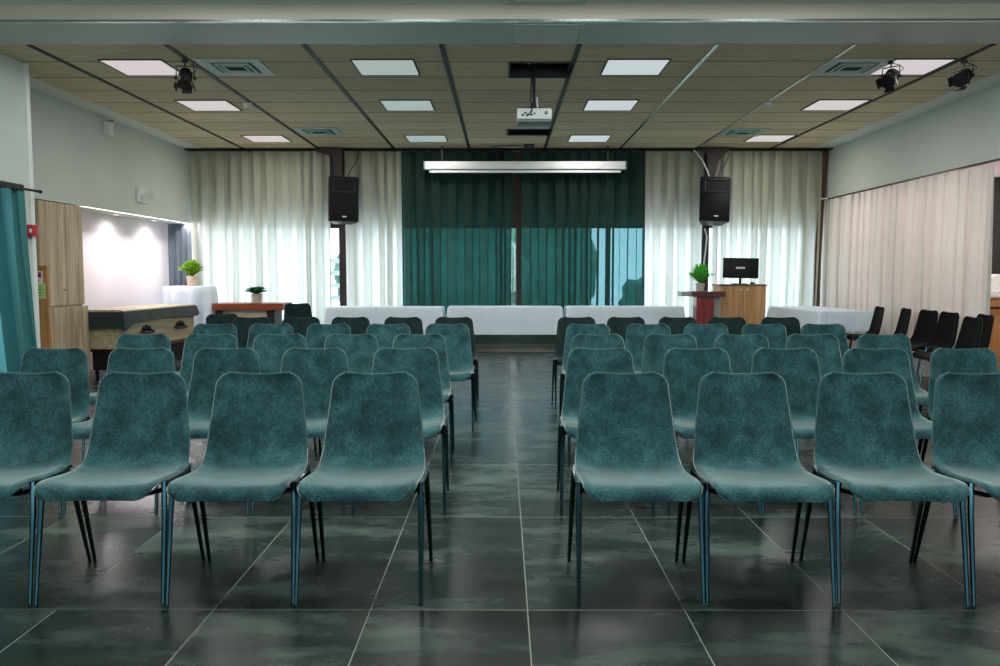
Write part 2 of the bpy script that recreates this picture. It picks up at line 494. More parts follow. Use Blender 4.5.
# back wall with a wide low window band
b = B()
box(b, -5.6, 6.6, YB + .02, YB + .2, 2.10, ZC + .5)
box(b, -5.6, 6.6, YB + .02, YB + .2, 0, .30)
box(b, -5.6, -5.0, YB + .02, YB + .2, .30, 2.10); box(b, 5.05, 6.6, YB + .02, YB + .2, .30, 2.10)
struct('wall_back', b, M_backwall)
b = B(); box(b, -5.0, 5.05, 13.13, YB + .02, 0, .13); struct('baseboard_back', b, M_plinth)
b = B(); box(b, -5.0, 5.05, 13.14, YB + .02, .13, .30); struct('trim_32', b, M_greyface)
# windows: six panes in the band
edges = [-5.0, -2.64, -1.2, .25, 1.75, 3.26, 5.05]
for i in range(6):
    x0, x1 = edges[i], edges[i + 1]
    b = B()
    for q in ((x0, x1, .30, .36), (x0, x1, 2.04, 2.10), (x0, x0 + .04, .36, 2.04), (x1 - .04, x1, .36, 2.04)):
        box(b, q[0], q[1], YB + .06, YB + .12, q[2], q[3])
    w = struct('window_%d' % (i + 1), b, M_winframe)
    b = B(); box(b, x0 + .04, x1 - .04, YB + .085, YB + .091, .36, 2.04)
    obj('window_pane', b, M_glass, w)
# unseen rear wall; its tall windows are added to let light in
b = B()
box(b, -5.6, 6.6, YR - .1, YR, 2.6, ZN); box(b, -5.6, 6.6, YR - .1, YR, 0, .5)
box(b, -5.6, -4.2, YR - .1, YR, .5, 2.6); box(b, 4.9, 6.6, YR - .1, YR, .5, 2.6)
struct('wall_rear', b, M_wall)
b = B()
for x in (-4.2, -1.9, .35, 2.6, 4.82):
    box(b, x, x + .08, YR - .08, YR - .02, .5, 2.6)
box(b, -4.2, 4.9, YR - .08, YR - .02, .5, .58); box(b, -4.2, 4.9, YR - .08, YR - .02, 2.52, 2.6)
struct('window_7', b, M_winframe)

# ------------------------------------------------------------------ timber posts
def post(name, label, x, xw, haunch, m):
    t = thing(name, label, 'post', (x, 13.16, 0), 0)
    b = B(); box(b, -xw / 2, xw / 2, -.06, .09, 0, ZC - .01, .006); obj('shaft', b, m, t)
    if haunch:
        b = B(); prism(b, haunch, -.36, -.26, 'XZ'); box(b, -.05, .05, -.27, -.05, ZC - .3, ZC - .2); obj('haunch', b, m, t)
    return t
post('timber_post', 'dark timber post behind the left black loudspeaker, with short bracket at ceiling', -2.61, .13,
     [(-.06, 2.82), (.06, 2.82), (.07, ZC - .02), (-.36, ZC - .02), (-.34, ZC - .07), (-.08, ZC - .14)], M_post)
post('timber_post', 'dark timber post behind the right black loudspeaker, with bracket flaring right at ceiling', 3.30, .11,
     [(-.06, 2.82), (.05, 2.82), (.10, 3.06), (.30, ZC - .02), (-.22, ZC - .02), (-.08, ZC - .1)], M_post)
t = thing('timber_post', 'slim brown timber post in the gap between the two dark green drapes', 'post', (.262, 13.30, 0))
b = B(); box(b, -.038, .038, -.03, .035, .30, ZC - .01, .005); obj('shaft', b, M_post2, t)
t = thing('timber_post', 'leaning reddish brown timber post in the right back corner', 'post', (5.12, 13.12, 0))
b = B(); prism(b, [(-.05, 0), (.03, 0), (.03, 1.7), (.125, ZC - .01), (.02, ZC - .01), (-.05, 1.7)], -.05, .05, 'XZ')
obj('shaft', b, M_post2, t)
b = B(); tube(b, [(0, -.07, 2.49), (.11, -.09, 2.49)], .012); obj('rail_clamp', b, M_whiteplastic, t)

# ------------------------------------------------------------------ curtains
def curtain(name, label, p0, p1, z0, z1, m, amp=.045, wave=.15, group=None, flare=0.0, cat='curtain', head=.07, seed=1, bulge=0.0, omega=.0):
    rnd = random.Random(seed)
    p0 = Vector((*p0, 0)); p1 = Vector((*p1, 0))
    L = (p1 - p0).length; d = (p1 - p0) / L; nrm = Vector((d.y, -d.x, 0))
    # irregular folds
    s, ph = 0.0, 0.0
    knots = [(0.0, 0.0)]
    while s < L:
        w = wave * rnd.uniform(.65, 1.4); s += w; ph += 2 * PI; knots.append((s, ph))
    amps = [rnd.uniform(.55, 1.15) for _ in knots]
    ph2 = [rnd.uniform(-.9, .9) for _ in knots]
    def phase(s):
        for i in range(len(knots) - 1):
            if s <= knots[i + 1][0]:
                f = (s - knots[i][0]) / (knots[i + 1][0] - knots[i][0])
                return knots[i][1] + f * 2 * PI, amps[i] + (amps[i + 1] - amps[i]) * f, ph2[i] + (ph2[i + 1] - ph2[i]) * f
        return knots[-1][1], amps[-1], ph2[-1]
    def grid(za, zb, nz):
        b = B()
        nx = max(12, int(L / wave * 20))
        rows = []
        for j in range(nz + 1):
            z = za + (zb - za) * j / nz
            h = (z1 - z) / (z1 - z0)          # 0 at the top, 1 at the hem
            row = []
            for i in range(nx + 1):
                s_ = L * i / nx
                p, a, q = phase(s_)
                wv = math.sin(p + q * h) + .25 * math.sin(2 * p + 1 + q)
                k = amp * (.6 + .4 * min(1, h * 2.2)) * a
                sx = s_ + flare * h * h * (s_ / L) + .012 * h * math.sin(p * .5 + q) - omega * a * wave * math.sin(2 * p + .6 * q * h)
                pos = p0 + d * sx + nrm * (k * wv + bulge * math.sin(PI * h) )
                row.append(b.verts.new((pos.x, pos.y, z)))
            rows.append(row)
        for r0, r1 in zip(rows, rows[1:]):
            for i in range(nx):
                b.faces.new((r0[i], r0[i + 1], r1[i + 1], r1[i]))
        return b
    t = thing(name, label, cat, (0, 0, 0), 0, group)
    ctr = (p0 + p1) / 2
    t.location = (ctr.x, ctr.y, 0)
    for nm, za, zb, nz in (('drop', z0, z1 - head, 14), ('heading', z1 - head, z1, 2)):
        bmx = grid(za, zb, nz)
        bmesh.ops.translate(bmx, verts=bmx.verts[:], vec=(-ctr.x, -ctr.y, 0))
        obj(nm, bmx, m, t, True)
    return t

YC = 13.02
curtain('sheer_curtain', 'wide white sheer curtain left of the left loudspeaker post', (-5.02, YC), (-2.77, YC), .155, 3.24, M_sheer, .085, .20, omega=.13, group='white sheer curtains on the back wall', seed=1)
curtain('sheer_curtain', 'narrow white sheer curtain between left loudspeaker and dark green drapes', (-2.54, YC), (-1.62, YC), .155, 3.24, M_sheer, .085, .20, omega=.13, group='white sheer curtains on the back wall', seed=2)
curtain('sheer_curtain', 'narrow white sheer curtain between dark green drapes and right loudspeaker', (2.27, YC), (3.23, YC), .155, 3.24, M_sheer, .085, .20, omega=.13, group='white sheer curtains on the back wall', seed=3)
curtain('sheer_curtain', 'wide white sheer curtain behind the monitor, right of the right loudspeaker', (3.37, YC), (5.12, YC), .155, 3.24, M_sheer, .085, .20, omega=.13, group='white sheer curtains on the back wall', seed=4, flare=-.05)
curtain('drape', 'dark green voile drape, left half behind the projection screen case', (-1.60, 12.94), (.165, 12.94), .30, 3.24, M_drape, .08, .2, omega=.2, group= 'dark green drapes', seed=5, cat='curtain')
curtain('drape', 'dark green voile drape, right half behind the projection screen case', (.30, 12.94), (2.27, 12.94), .30, 3.24, M_drape, .08, .22, omega=.2, group= 'dark green drapes', seed=6, cat='curtain')
curtain('side_curtain', 'long white curtain along the right wall behind the black chairs', (5.285, 13.2), (5.285, 9.35), .03, 2.475, M_sheerside, .085, .24, omega=.17, group='white curtains on the right wall', seed=7)
curtain('side_curtain', 'near end panel of white curtain beside the kitchen cabinet, right wall', (5.30, 9.32), (5.30, 8.74), .03, 2.455, M_sheerside, .085, .24, omega=.17, group='white curtains on the right wall', seed=8)
curtain('grey_curtain', 'narrow blue grey curtain at the end of the lit left recess', (-5.46, 13.1), (-5.06, 13.1), .03, 2.09, M_grey, .035, .12, seed=9)
curtain('teal_curtain', 'bright teal curtain hanging on the left wall near the front', (-4.40, 5.6), (-4.40, 7.33), .03, 2.04, M_teal, .085, .22, seed=10, flare=.22, omega=.15)
# tracks and rod
b = B(); box(b, XL, XR, 12.90, 13.1, ZC - .022, ZC - .008); struct('trim_30', b, M_darkmetal)
b = B(); box(b, 5.245, 5.315, 8.6, 13.3, 2.49, 2.50); struct('trim_31', b, M_track)
t = thing('curtain_rod', 'dark curtain rod carrying the teal curtain on the left', 'curtain rod', (-4.40, 6.5, 2.06))
b = B(); tube(b, [(0, -1.2, 0), (0, 1.15, 0)], .012); obj('rod', b, M_darkmetal, t, 40)
b = B(); lathe(b, [(.0, 0), (.016, .004), (.018, .02), (.012, .035), (0, .04)], 12, (0, 0, 0), Matrix.Translation((0, 1.15, 0)) @ Matrix.Rotation(-PI / 2, 4, 'X'))
obj('finial', b, M_darkmetal, t, 40)
b = B(); box(b, -.05, .05, -1.2, .83, -.025, .028, .004); obj('pelmet_rail', b, M_black, t)
b = B(); box(b, -.16, .01, .6, .63, -.012, .012); box(b, -.16, -.145, .58, .65, -.04, .04); obj('bracket', b, M_darkmetal, t)

# ------------------------------------------------------------------ ceiling fittings
def emat(name, col, s):
    m, nt, out = newmat(name)
    e = nt.nodes.new('ShaderNodeEmission'); e.inputs[0].default_value = col; e.inputs[1].default_value = s
    nz = node(nt, 'ShaderNodeTexNoise', Scale=1.5, Detail=1.0)
    tc = nt.nodes.new('ShaderNodeTexCoord'); nt.links.new(tc.outputs['Object'], nz.inputs['Vector'])
    rp = nt.nodes.new('ShaderNodeValToRGB')
    rp.color_ramp.elements[0].color = [c * .94 for c in col[:3]] + [1]; rp.color_ramp.elements[1].color = col
    nt.links.new(nz.outputs['Fac'], rp.inputs['Fac']); nt.links.new(rp.outputs[0], e.inputs[0])
    nt.links.new(e.outputs[0], out.inputs[0])
    return m
E_side = emat('lamp diffuser warm', srgb(222, 214, 214), .93)
E_mid = emat('lamp diffuser cool', srgb(178, 196, 192), .85)
E_midr = emat('lamp diffuser white', srgb(206, 218, 220), .92)
def lamp(x, y, em, label):
    t = thing('ceiling_light', label, 'ceiling light', (x, y, ZC), 0, 'square ceiling light panels')
    b = B()
    for q in ((-.3, .3, -.3, -.285), (-.3, .3, .285, .3), (-.3, -.285, -.285, .285), (.285, .3, -.285, .285)):
        box(b, q[0], q[1], q[2], q[3], -.010, 0)
    obj('frame', b, M_lampframe, t)
    b = B(); box(b, -.285, .285, -.285, .285, -.006, 0); obj('diffuser', b, em, t)
rowy = [(7.92, 'nearest row'), (9.67, 'middle row'), (12.0, 'farthest row')]
for cx_, cn, em in ((-3.49, 'far left', E_side), (-1.13, 'left of centre', E_mid), (1.27, 'right of centre', E_midr), (3.93, 'far right', E_side)):
    for y, rn in rowy:
        lamp(cx_, y, em, 'square ceiling light panel, %s column, %s' % (cn, rn))

def vent(x, y, label):
    t = thing('ceiling_vent', label, 'air vent', (x, y, ZC), 0, 'square ceiling air vents')
    b = B()
    for h0, h1, z in ((.3, .20, -.012), (.165, .14, -.020), (.115, .09, -.024)):
        for q in ((-h0, h0, -h0, -h1), (-h0, h0, h1, h0), (-h0, -h1, -h1, h1), (h1, h0, -h1, h1)):
            box(b, q[0], q[1], q[2], q[3], z, z + .01)
    obj('louvre_rings', b, M_vent, t)
    b = B(); box(b, -.21, .21, -.21, .21, -.004, 0); obj('throat', b, M_black, t)
vent(-2.58, 7.9, 'square air vent beside the left stage spotlight')
vent(3.37, 7.92, 'square air vent beside the right stage spotlights')
vent(-2.58, 11.4, 'square air vent far back above the left loudspeaker')
vent(3.38, 11.48, 'square air vent far back above the right loudspeaker')
# open ceiling cell with ducts
t = thing('ceiling_opening', 'black open ceiling cell the projector pole hangs from', 'ceiling opening', (.36, 8.035, ZC))
b = B()
for q in ((-.31, -.29, -.295, .295), (.29, .31, -.295, .295), (-.29, .29, -.295, -.28), (-.29, .29, .28, .295)):
    box(b, q[0], q[1], q[2], q[3], -.008, .34)
obj('rim', b, M_black, t)
b = B(); box(b, -.31, .31, -.295, .295, .34, .36); obj('backing', b, M_black, t)
b = B()
for x in (-.2, -.15, .12, .2):
    tube(b, [(x, -.27, .15), (x + .03, .27, .2)], .012)
obj('cables', b, M_track, t, 40)
b = B(); tube(b, [(-.12, -.1, .06), (-.1, .1, .10)], .02); obj('cable_socket', b, M_whiteplastic, t, 40)
t = thing('ceiling_grille', 'black slot grille in the ceiling behind the projector', 'air vent', (.36, 11.49, ZC))
b = B()
for q in ((-.31, .31, -.25, -.22), (-.31, .31, .22, .25), (-.31, -.28, -.22, .22), (.28, .31, -.22, .22)):
    box(b, q[0], q[1], q[2], q[3], -.008, .05)
obj('frame', b, M_black, t)
for k in range(6):
    b = B(); y = -.18 + k * .072
    box(b, -.28, .28, -.02, .02, -.003, .003, 0, Matrix.Translation((0, y, .02)) @ Matrix.Rotation(R(40), 4, 'X')); obj('slat', b, M_blackplastic, t)
# vent of the near ceiling
t = thing('ceiling_vent', 'dark return air grille at the top edge, in the near white ceiling', 'air vent', (.3375, 6.15, ZN), 0, 'square ceiling air vents')
b = B()
for q in ((-.31, .31, .24, .29), (-.31, .31, -.29, -.24), (-.31, -.25, -.24, .24), (.25, .31, -.24, .24)):
    box(b, q[0], q[1], q[2], q[3], -.012, .02)
obj('frame', b, M_face, t)
b = B(); box(b, -.25, .25, -.24, .24, .004, .02); obj('mesh', b, M_greyface, t)
t = thing('access_panel', 'flush grey access panel under the bulkhead, in front of the projector', 'access panel', (.355, 6.84, ZC - .004))
b = B(); box(b, -.27, .27, -.24, .24, -.006, 0, .002); obj('panel', b, M_nearceil, t)
b = B()
for q in ((-.30, .30, -.27, -.245), (-.30, .30, .245, .27), (-.30, -.275, -.245, .245), (.275, .30, -.245, .245)):
    box(b, q[0], q[1], q[2], q[3], -.008, 0)
obj('edging', b, M_face, t)
for x, l in ((-2.99, 'small round white smoke detector on the left of ceiling'), (3.09, 'small round white smoke detector on the right of ceiling')):
    t = thing('smoke_detector', l, 'smoke detector', (x, 9.52, ZC - .008), 0, 'smoke detectors')
    b = B(); lathe(b, [(.055, 0), (.058, -.014), (.05, -.02)], 20); obj('base', b, M_whiteplastic, t, 40)
    b = B(); lathe(b, [(.04, -.02), (.038, -.04), (.02, -.048), (0, -.05)], 20); obj('sensor', b, M_whiteplastic, t, 40)

# projector
t = thing('projector', 'white projector hanging from ceiling on a black pole', 'projector', (.31, 8.05, 2.84))
b = B(); box(b, -.17, .17, -.02, .25, -.035, .072, .012); obj('body', b, M_whiteplastic, t, 30)
b = B(); box(b, -.165, .165, -.014, .246, -.062, -.036, .008); obj('underside', b, M_greyface, t, 30)
b = B(); box(b, -.165, .165, .0, .24, .072, .082); obj('top_plate', b, M_black, t)
b = B()
for x, z, w in ((-.115, .005, .02), (-.09, .025, .015), (-.06, .01, .02), (-.03, .008, .02), (-.075, .0, .012), (-.04, .03, .012), (.0, .02, .008)):
    box(b, x - w / 2 - .004, x + w / 2 + .004, -.026, -.018, z - .008, z + .008)
obj('sockets', b, M_black, t)
b = B(); lathe(b, [(.018, 0), (.018, .008), (.012, .01)], 16, (0, 0, 0), Matrix.Translation((.115, -.018, .025)) @ Matrix.Rotation(PI / 2, 4, 'X')); obj('fan_port', b, M_greyface, t)
b = B(); tube(b, [(.0, .12, .08), (.0, .12, .44 + .3)], .016, 10); obj('pole', b, M_black, t, 40)
b = B(); box(b, -.07, .07, .06, .18, .08, .10); box(b, -.035, .035, .08, .16, .10, .14); obj('mount', b, M_black, t)
b = B(); tube(b, [(-.02, .1, .45), (-.03, .08, .3), (-.035, .06, .16), (.0, .02, .12), (-.02, -.03, .09), (-.03, -.03, .03)], .008, 6); obj('cable', b, M_black, t, 40)
b = B(); tube(b, [(.03, .09, .2), (.028, .06, .12), (.04, .05, .08)], .008, 6); obj('plug', b, M_whiteplastic, t, 40)
# projection screen case
t = thing('projection_screen', 'long white rolled up projection screen case in front of dark drapes', 'projection screen', (.345, 12.72, 2.975))
b = B(); box(b, -1.58, 1.58, -.06, .06, -.06, .062, .012); obj('case', b, M_whiteplastic, t, 30)
b = B(); box(b, -1.5, 1.5, -.035, .0, -.112, -.075, .006); obj('bottom_bar', b, M_whiteplastic, t, 30)
b = B(); box(b, -1.5, 1.5, -.02, -.015, -.08, -.055); obj('screen_edge', b, M_black, t)
for x in (-1.575, 1.575):
    b = B(); box(b, x - .012, x + .012, -.065, .065, -.066, .066, .004); obj('end_cap', b, M_greyface, t)
for x in (-1.3, 1.3):
    b = B(); box(b, x - .012, x + .012, -.01, .01, .06, ZC - 2.975); obj('hanger', b, M_black, t)
t = thing('junction_box', 'small black box on ceiling above projection screen', 'box', (.40, 12.55, ZC))
b = B(); box(b, -.075, .075, -.06, .06, -.075, 0, .008); obj('housing', b, M_black, t)
b = B(); tube(b, [(-.6, .1, -.02), (-.3, .05, -.012), (-.07, 0, -.03)], .006, 6); obj('lead', b, M_black, t, 40)

# stage spotlights
def spotlight(label, x, y, rz, tilt, yoke=.17, flip=1):
    t = thing('stage_spotlight', label, 'spotlight', (x, y, ZC - .008), rz, 'black stage spotlights')
    t.scale = (.76, .76, .76)
    b = B(); box(b, -.035, .035, -.02, .02, -.035, 0, .004); tube(b, [(0, 0, -.03), (0, 0, -.075)], .01); obj('clamp', b, M_black, t)
    b = B()
    tube(b, [(-.105, 0, -.075 - yoke), (-.105, 0, -.075), (.105, 0, -.075), (.105, 0, -.075 - yoke)], .0085, 6)
    obj('yoke', b, M_black, t, 40)
    T = Matrix.Translation((0, 0, -.07 - yoke)) @ Matrix.Rotation(tilt, 4, 'X')
    b = B()
    lathe(b, [(.03, -.12), (.055, -.115), (.072, -.08), (.078, -.02), (.078, .02), (.07, .05), (.07, .1), (.06, .1)], 18, (0, 0, 0), T)
    for k in range(4):
        lathe(b, [(.084, -.07 + k * .02), (.084, -.064 + k * .02)], 18, (0, 0, 0), T)
    obj('lamp_body', b, M_black, t, 35)
    b = B(); box(b, -.02, .02, -.10, -.05, -.06, .0, .004, T); obj('rear_housing', b, M_black, t)
    b = B()
    lathe(b, [(.082, .1), (.09, .10), (.09, .115), (.082, .115)], 18, (0, 0, 0), T)
    for k in range(4):
        a = k * PI / 2
        box(b, .07, .078, -.06, .06, .1, .17, 0, T @ Matrix.Rotation(a, 4, 'Z') @ Matrix.Rotation(R(15), 4, 'Y'))
    obj('barn_doors', b, M_black, t)
    for s in (-1, 1):
        b = B(); lathe(b, [(.02, 0), (.022, .012), (.015, .028), (0, .03)], 10, (0, 0, 0), Matrix.Translation((s * .1, 0, -.07 - yoke)) @ Matrix.Rotation(s * PI / 2, 4, 'Y')); obj('knob', b, M_black, t, 40)
    b = B(); tube(b, [(.01, .0, -.03), (.09, .03, -.06), (.14, .03, -.11), (.1, .05, -.13), (.02, .06, -.16)], .005, 6); obj('cable', b, M_black, t, 40)
spotlight('black stage spotlight left of the projector, hanging beside left air vent', -2.97, 7.62, R(8), R(165), .15)
spotlight('black stage spotlight on the right, hanging beside the right air vent', 3.64, 7.68, R(-50), R(130), .13)
spotlight('black stage spotlight nearest the right wall', 4.31, 7.66, R(-55), R(118), .13)

# loudspeakers on the posts
def speaker(label, x, y, z, rz, pitch, roll):
    t = thing('loudspeaker', label, 'loudspeaker', (x, y, z), 0, 'wall hung black loudspeakers')
    t.rotation_euler = (pitch, roll, rz)
    b = B()
    prism(b, [(-.215, -.17), (.215, -.17), (.235, -.12), (.15, .17), (-.15, .17), (-.235, -.12)], 0, .70, 'XY')
    bmesh.ops.bevel(b, geom=b.edges[:], offset=.01, segments=2, affect='EDGES')
    obj('cabinet', b, M_blackplastic, t, 30)
    b = B(); box(b, -.20, .20, -.185, -.168, .03, .44, .006); obj('grille', b, M_grille, t, 30)
    b = B()
    # flared horn mouth
    for (w0, h0, d0), (w1, h1, d1) in (((.17, .085, -.176), (.06, .035, -.13)),):
        A = [b.verts.new((sx * w0, d0, .555 + sz * h0)) for sx, sz in ((-1, -1), (1, -1), (1, 1), (-1, 1))]
        C = [b.verts.new((sx * w1, d1, .555 + sz * h1)) for sx, sz in ((-1, -1), (1, -1), (1, 1), (-1, 1))]
        for i in range(4):
            b.faces.new((A[i], A[(i + 1) % 4], C[(i + 1) % 4], C[i]))
        b.faces.new(C)
    box(b, -.19, .19, -.182, -.17, .645, .66); box(b, -.19, .19, -.182, -.17, .455, .47)
    obj('horn', b, M_black, t)
    b = B(); box(b, -.02, .045, -.19, -.184, .065, .085, .002); obj('badge', b, M_whiteplastic, t, label='small white maker badge')
    b = B(); tube(b, [(0, .16, .4), (0, .26, .42)], .02, 8); box(b, -.05, .05, .16, .18, .3, .5); obj('bracket', b, M_black, t)
    b = B(); tube(b, [(.05, .17, .3), (.09, .2, .55), (.06, .2, .7), (.1, .16, .85), (.2, .12, 1.0), (.24, .1, 1.17)], .007, 6); obj('cable', b, M_black, t, 40)
    return t
speaker('black loudspeaker on left post, upper left of the dark drapes', -2.51, 12.66, 2.08, R(12), R(-4), R(1.2))
speaker('black loudspeaker on right post, above the lectern', 3.28, 12.62, 2.07, R(-4), R(-9), R(2.4))
t = thing('hanging_cable', 'loose pale and dark cables dangling below the right loudspeaker', 'cable', (3.22, 12.84, 1.58))
b = B(); tube(b, [(-.03, .05, -.3), (-.035, .05, .1), (-.03, .04, .45)], .009, 6); obj('dark_lead', b, M_black, t, 40)
b = B(); tube(b, [(.0, .03, .42), (.03, .0, .3), (.02, .02, .1), (.0, .05, -.15), (-.06, .06, -.35)], .012, 6); obj('pale_lead', b, M_whiteplastic, t, 40)
b = B(); tube(b, [(-.2, 0, 1.65), (-.1, -.1, 1.5), (0, -.1, 1.3), (.05, -.08, 1.15)], .012, 6); obj('upper_lead', b, M_whiteplastic, t, 40)

# ------------------------------------------------------------------ left wall items
t = thing('wall_sensor', 'small white box sensor high on the left wall', 'sensor', (XL, 10.35, 3.04))
b = B(); box(b, 0, .09, -.06, .06, 0, .17, .01); obj('housing', b, M_whiteplastic, t, 30)
b = B(); tube(b, [(.03, .0, .17), (.06, .03, .195), (.1, .04, .195)], .012, 8); obj('mount', b, M_greyface, t, 40)
t = thing('emergency_light', 'white twin head emergency light on the left wall', 'emergency light', (XL, 11.30, 2.26))
b = B(); box(b, 0, .05, -.14, .14, .02, .22, .012); obj('housing', b, M_whiteplastic, t, 30)
for dy, z in ((-.06, .07), (.14, .12)):
    b = B(); lathe(b, [(.03, 0), (.055, .03), (.062, .08), (.052, .085)], 16, (0, 0, 0), Matrix.Translation((.05, dy, z)) @ Matrix.Rotation(R(70), 4, 'Y') @ Matrix.Rotation(R(-25), 4, 'X'))
    h = obj('lamp_head', b, M_whiteplastic, t, 40)
    b = B(); lathe(b, [(.05, .082), (.03, .075), (0, .07)], 16, (0, 0, 0), Matrix.Translation((.05, dy, z)) @ Matrix.Rotation(R(70), 4, 'Y') @ Matrix.Rotation(R(-25), 4, 'X'))
    obj('lens', b, M_black, h, 40)
t = thing('fire_alarm_call_point', 'red fire alarm call point on the left wall corner', 'fire alarm', (-4.545, 7.72, 1.64))
b = B(); box(b, 0, .055, -.055, .055, 0, .11, .008); obj('housing', b, M_red, t, 30)
b = B(); box(b, .03, .05, -.062, -.054, .035, .07); obj('window', b, M_whiteplastic, t)

# wardrobe in the recess
t = thing('wardrobe', 'tall pale wood built in wardrobe at the near end of the recess', 'wardrobe', (-5.29, 9.2, 0))
b = B(); box(b, -.2, .21, -.44, .455, 0, 2.09, .004); obj('carcass', b, M_ward, t)
for y0, y1 in ((-.44, -.085), (-.075, .455)):
    b = B(); box(b, .21, .235, y0, y1, .92, 2.085, .003); d = obj('upper_door', b, M_ward, t)
    if y0 > -.2:
        b = B(); lathe(b, [(.006, 0), (.006, .012), (.016, .018), (.014, .03), (0, .034)], 12, (0, 0, 0), Matrix.Translation((.235, y0 + .06, 1.10)) @ Matrix.Rotation(PI / 2, 4, 'Y')); obj('knob', b, M_ward, d, 40)
    b = B(); box(b, .21, .26, y0, y1 + .02, .06, .90, .003); obj('lower_door', b, M_ward, t)
t = thing('notice_board', 'tan wooden board with pinned papers beside the wardrobe', 'board', (-5.2, 8.70, 0))
b = B(); box(b, -.28, .255, -.02, .02, 0, 1.34, .004); obj('board', b, M_tan, t)
b = B(); box(b, -.28, .26, -.025, .02, 1.34, 1.37, .003); obj('top_rail', b, M_tan, t)
t = thing('poster', 'white poster with reddish print on the tan board', 'poster', (-5.06, 8.676, 1.20))
b = B(); box(b, -.07, .07, -.002, 0, -.02, .11); obj('sheet', b, M_paper, t)
b = B(); box(b, -.06, .055, -.004, -.002, .045, .10); obj('picture', b, M_ink, t)
b = B(); box(b, .0, .045, -.006, -.004, .075, .1); box(b, -.055, .03, -.004, -.002, .0, .02); obj('red_print', b, M_inkr, t)
t = thing('poster', 'pale green poster on the tan board, below the white one', 'poster', (-5.045, 8.676, 1.01))
b = B(); box(b, -.09, .08, -.002, 0, 0, .17); obj('sheet', b, M_paperg, t)
b = B()
for k in range(4):
    box(b, -.07, .03 + .01 * (k % 2), -.004, -.002, .03 + k * .033, .042 + k * .033)
obj('print', b, M_inkg, t)

# recess downlights (lamps in the recess ceiling)
for y in (11.15, 12.35):
    t = thing('downlight', 'small recessed downlight in the left recess ceiling, %s one' % ('nearer' if y < 12 else 'farther'), 'downlight', (-5.36, y, 2.10), 0, 'recess downlights')
    b = B(); lathe(b, [(.04, 0), (.05, -.006), (.055, -.004), (.055, 0)], 20); obj('trim_ring', b, M_whiteplastic, t, 40)
    b = B(); lathe(b, [(.0, -.003), (.039, -.003)], 20); obj('bulb', b, emat('downlight bulb', (1, .95, .92, 1), 8), t)

# ------------------------------------------------------------------ coffin on its stand
t = thing('coffin', 'pale wooden coffin with ornate black handles in the left recess', 'coffin', (-4.875, 10.76, 0), R(-2.6))
b = B()
prism(b, [(-.27, .36), (.27, .36), (.285, .80), (-.285, .80)], -1.0, 1.0, 'XZ'); obj('body', b, M_pale, t)
b = B(); box(b, -.30, .30, -1.02, 1.02, .36, .40, .006); obj('base_moulding', b, M_pale, t)
b = B()
prism(b, [(-.30, .815), (.30, .815), (.30, .832), (.26, .842), (-.26, .842), (-.30, .832)], -1.02, 1.02, 'XZ'); obj('lid', b, M_pale, t)
for y in (-.45, .52):
    b = B()
    tube(b, [(.285, y - .16, .545), (.33, y - .13, .53), (.335, y, .525), (.33, y + .13, .53), (.285, y + .16, .545)], .014, 8)
    h = obj('handle', b, M_black, t, 40)
    b = B()
    prism(b, [(y - .15, .54), (y - .11, .585), (y - .05, .60), (y, .63), (y + .05, .60), (y + .11, .585), (y + .15, .54)], .282, .292, 'YZ')
    for k in (-1, 0, 1):
        lathe(b, [(.03, 0), (.03, .012), (.018, .02), (0, .024)], 12, (0, 0, 0), Matrix.Translation((.288, y + k * .075, .585 + .012 * (1 - abs(k)))) @ Matrix.Rotation(PI / 2, 4, 'Y'))
    obj('escutcheon', b, M_black, h, 40)
# pall cloth draped over the rim under the lid
def pall():
    b = B()
    hw, hl = .295, 1.03
    P = []
    n = 20
    def side(p0, p1, k0):
        for i in range(n):
            f = i / n
            P.append((p0[0] + (p1[0] - p0[0]) * f, p0[1] + (p1[1] - p0[1]) * f, f, k0))
    side((hw, -hl), (hw, hl), 0); side((hw, hl), (-hw, hl), 1); side((-hw, hl), (-hw, -hl), 0); side((-hw, -hl), (hw, -hl), 2)
    rows = []
    for j in range(7):
        h = j / 6
        row = []
        for (x, y, f, k) in P:
            drop = {0: .13 + .03 * abs(2 * f - 1) ** 4 - .02 * math.exp(-((f - .5) / .1) ** 2), 1: .12, 2: .20}[k]
            if k == 0 and f < .08: drop += .08 * (1 - f / .08)
            out = .012 + .030 * h + .006 * h * math.sin(f * 40)
            cx_ = 1 if x > 0 else -1
            nx = x + (cx_ * out if abs(abs(x) - hw) < 1e-6 else 0)
            ny = y + ((1 if y > 0 else -1) * out if abs(abs(y) - hl) < 1e-6 else 0)
            if k == 0 and f > .93: ny += .16 * h * (f - .93) / .07
            row.append(b.verts.new((nx, ny, .818 - drop * h)))
        rows.append(row)
    for r0, r1 in zip(rows, rows[1:]):
        for i in range(len(P)):
            b.faces.new((r0[i], r0[(i + 1) % len(P)], r1[(i + 1) % len(P)], r1[i]))
    b.faces.new(rows[0])
    bmesh.ops.recalc_face_normals(b, faces=b.faces[:])
    return b
o = obj('pall_cloth', pall(), M_velvet, None, 40)
o.location = (-4.875, 10.76, 0); o.rotation_euler = (0, 0, R(-2.6))
tag(o, 'dark green cloth draped over the rim of the pale coffin', 'cloth')
t = thing('coffin_stand', 'dark wheeled stand carrying the pale coffin', 'stand', (-4.875, 10.76, 0), R(-2.6))
b = B(); box(b, -.24, .24, -.85, .85, .31, .355, .006); obj('top_frame', b, M_mahog, t)
b = B(); box(b, -.22, .22, -.84, .84, .08, .31, .006); obj('skirt', b, M_black, t)
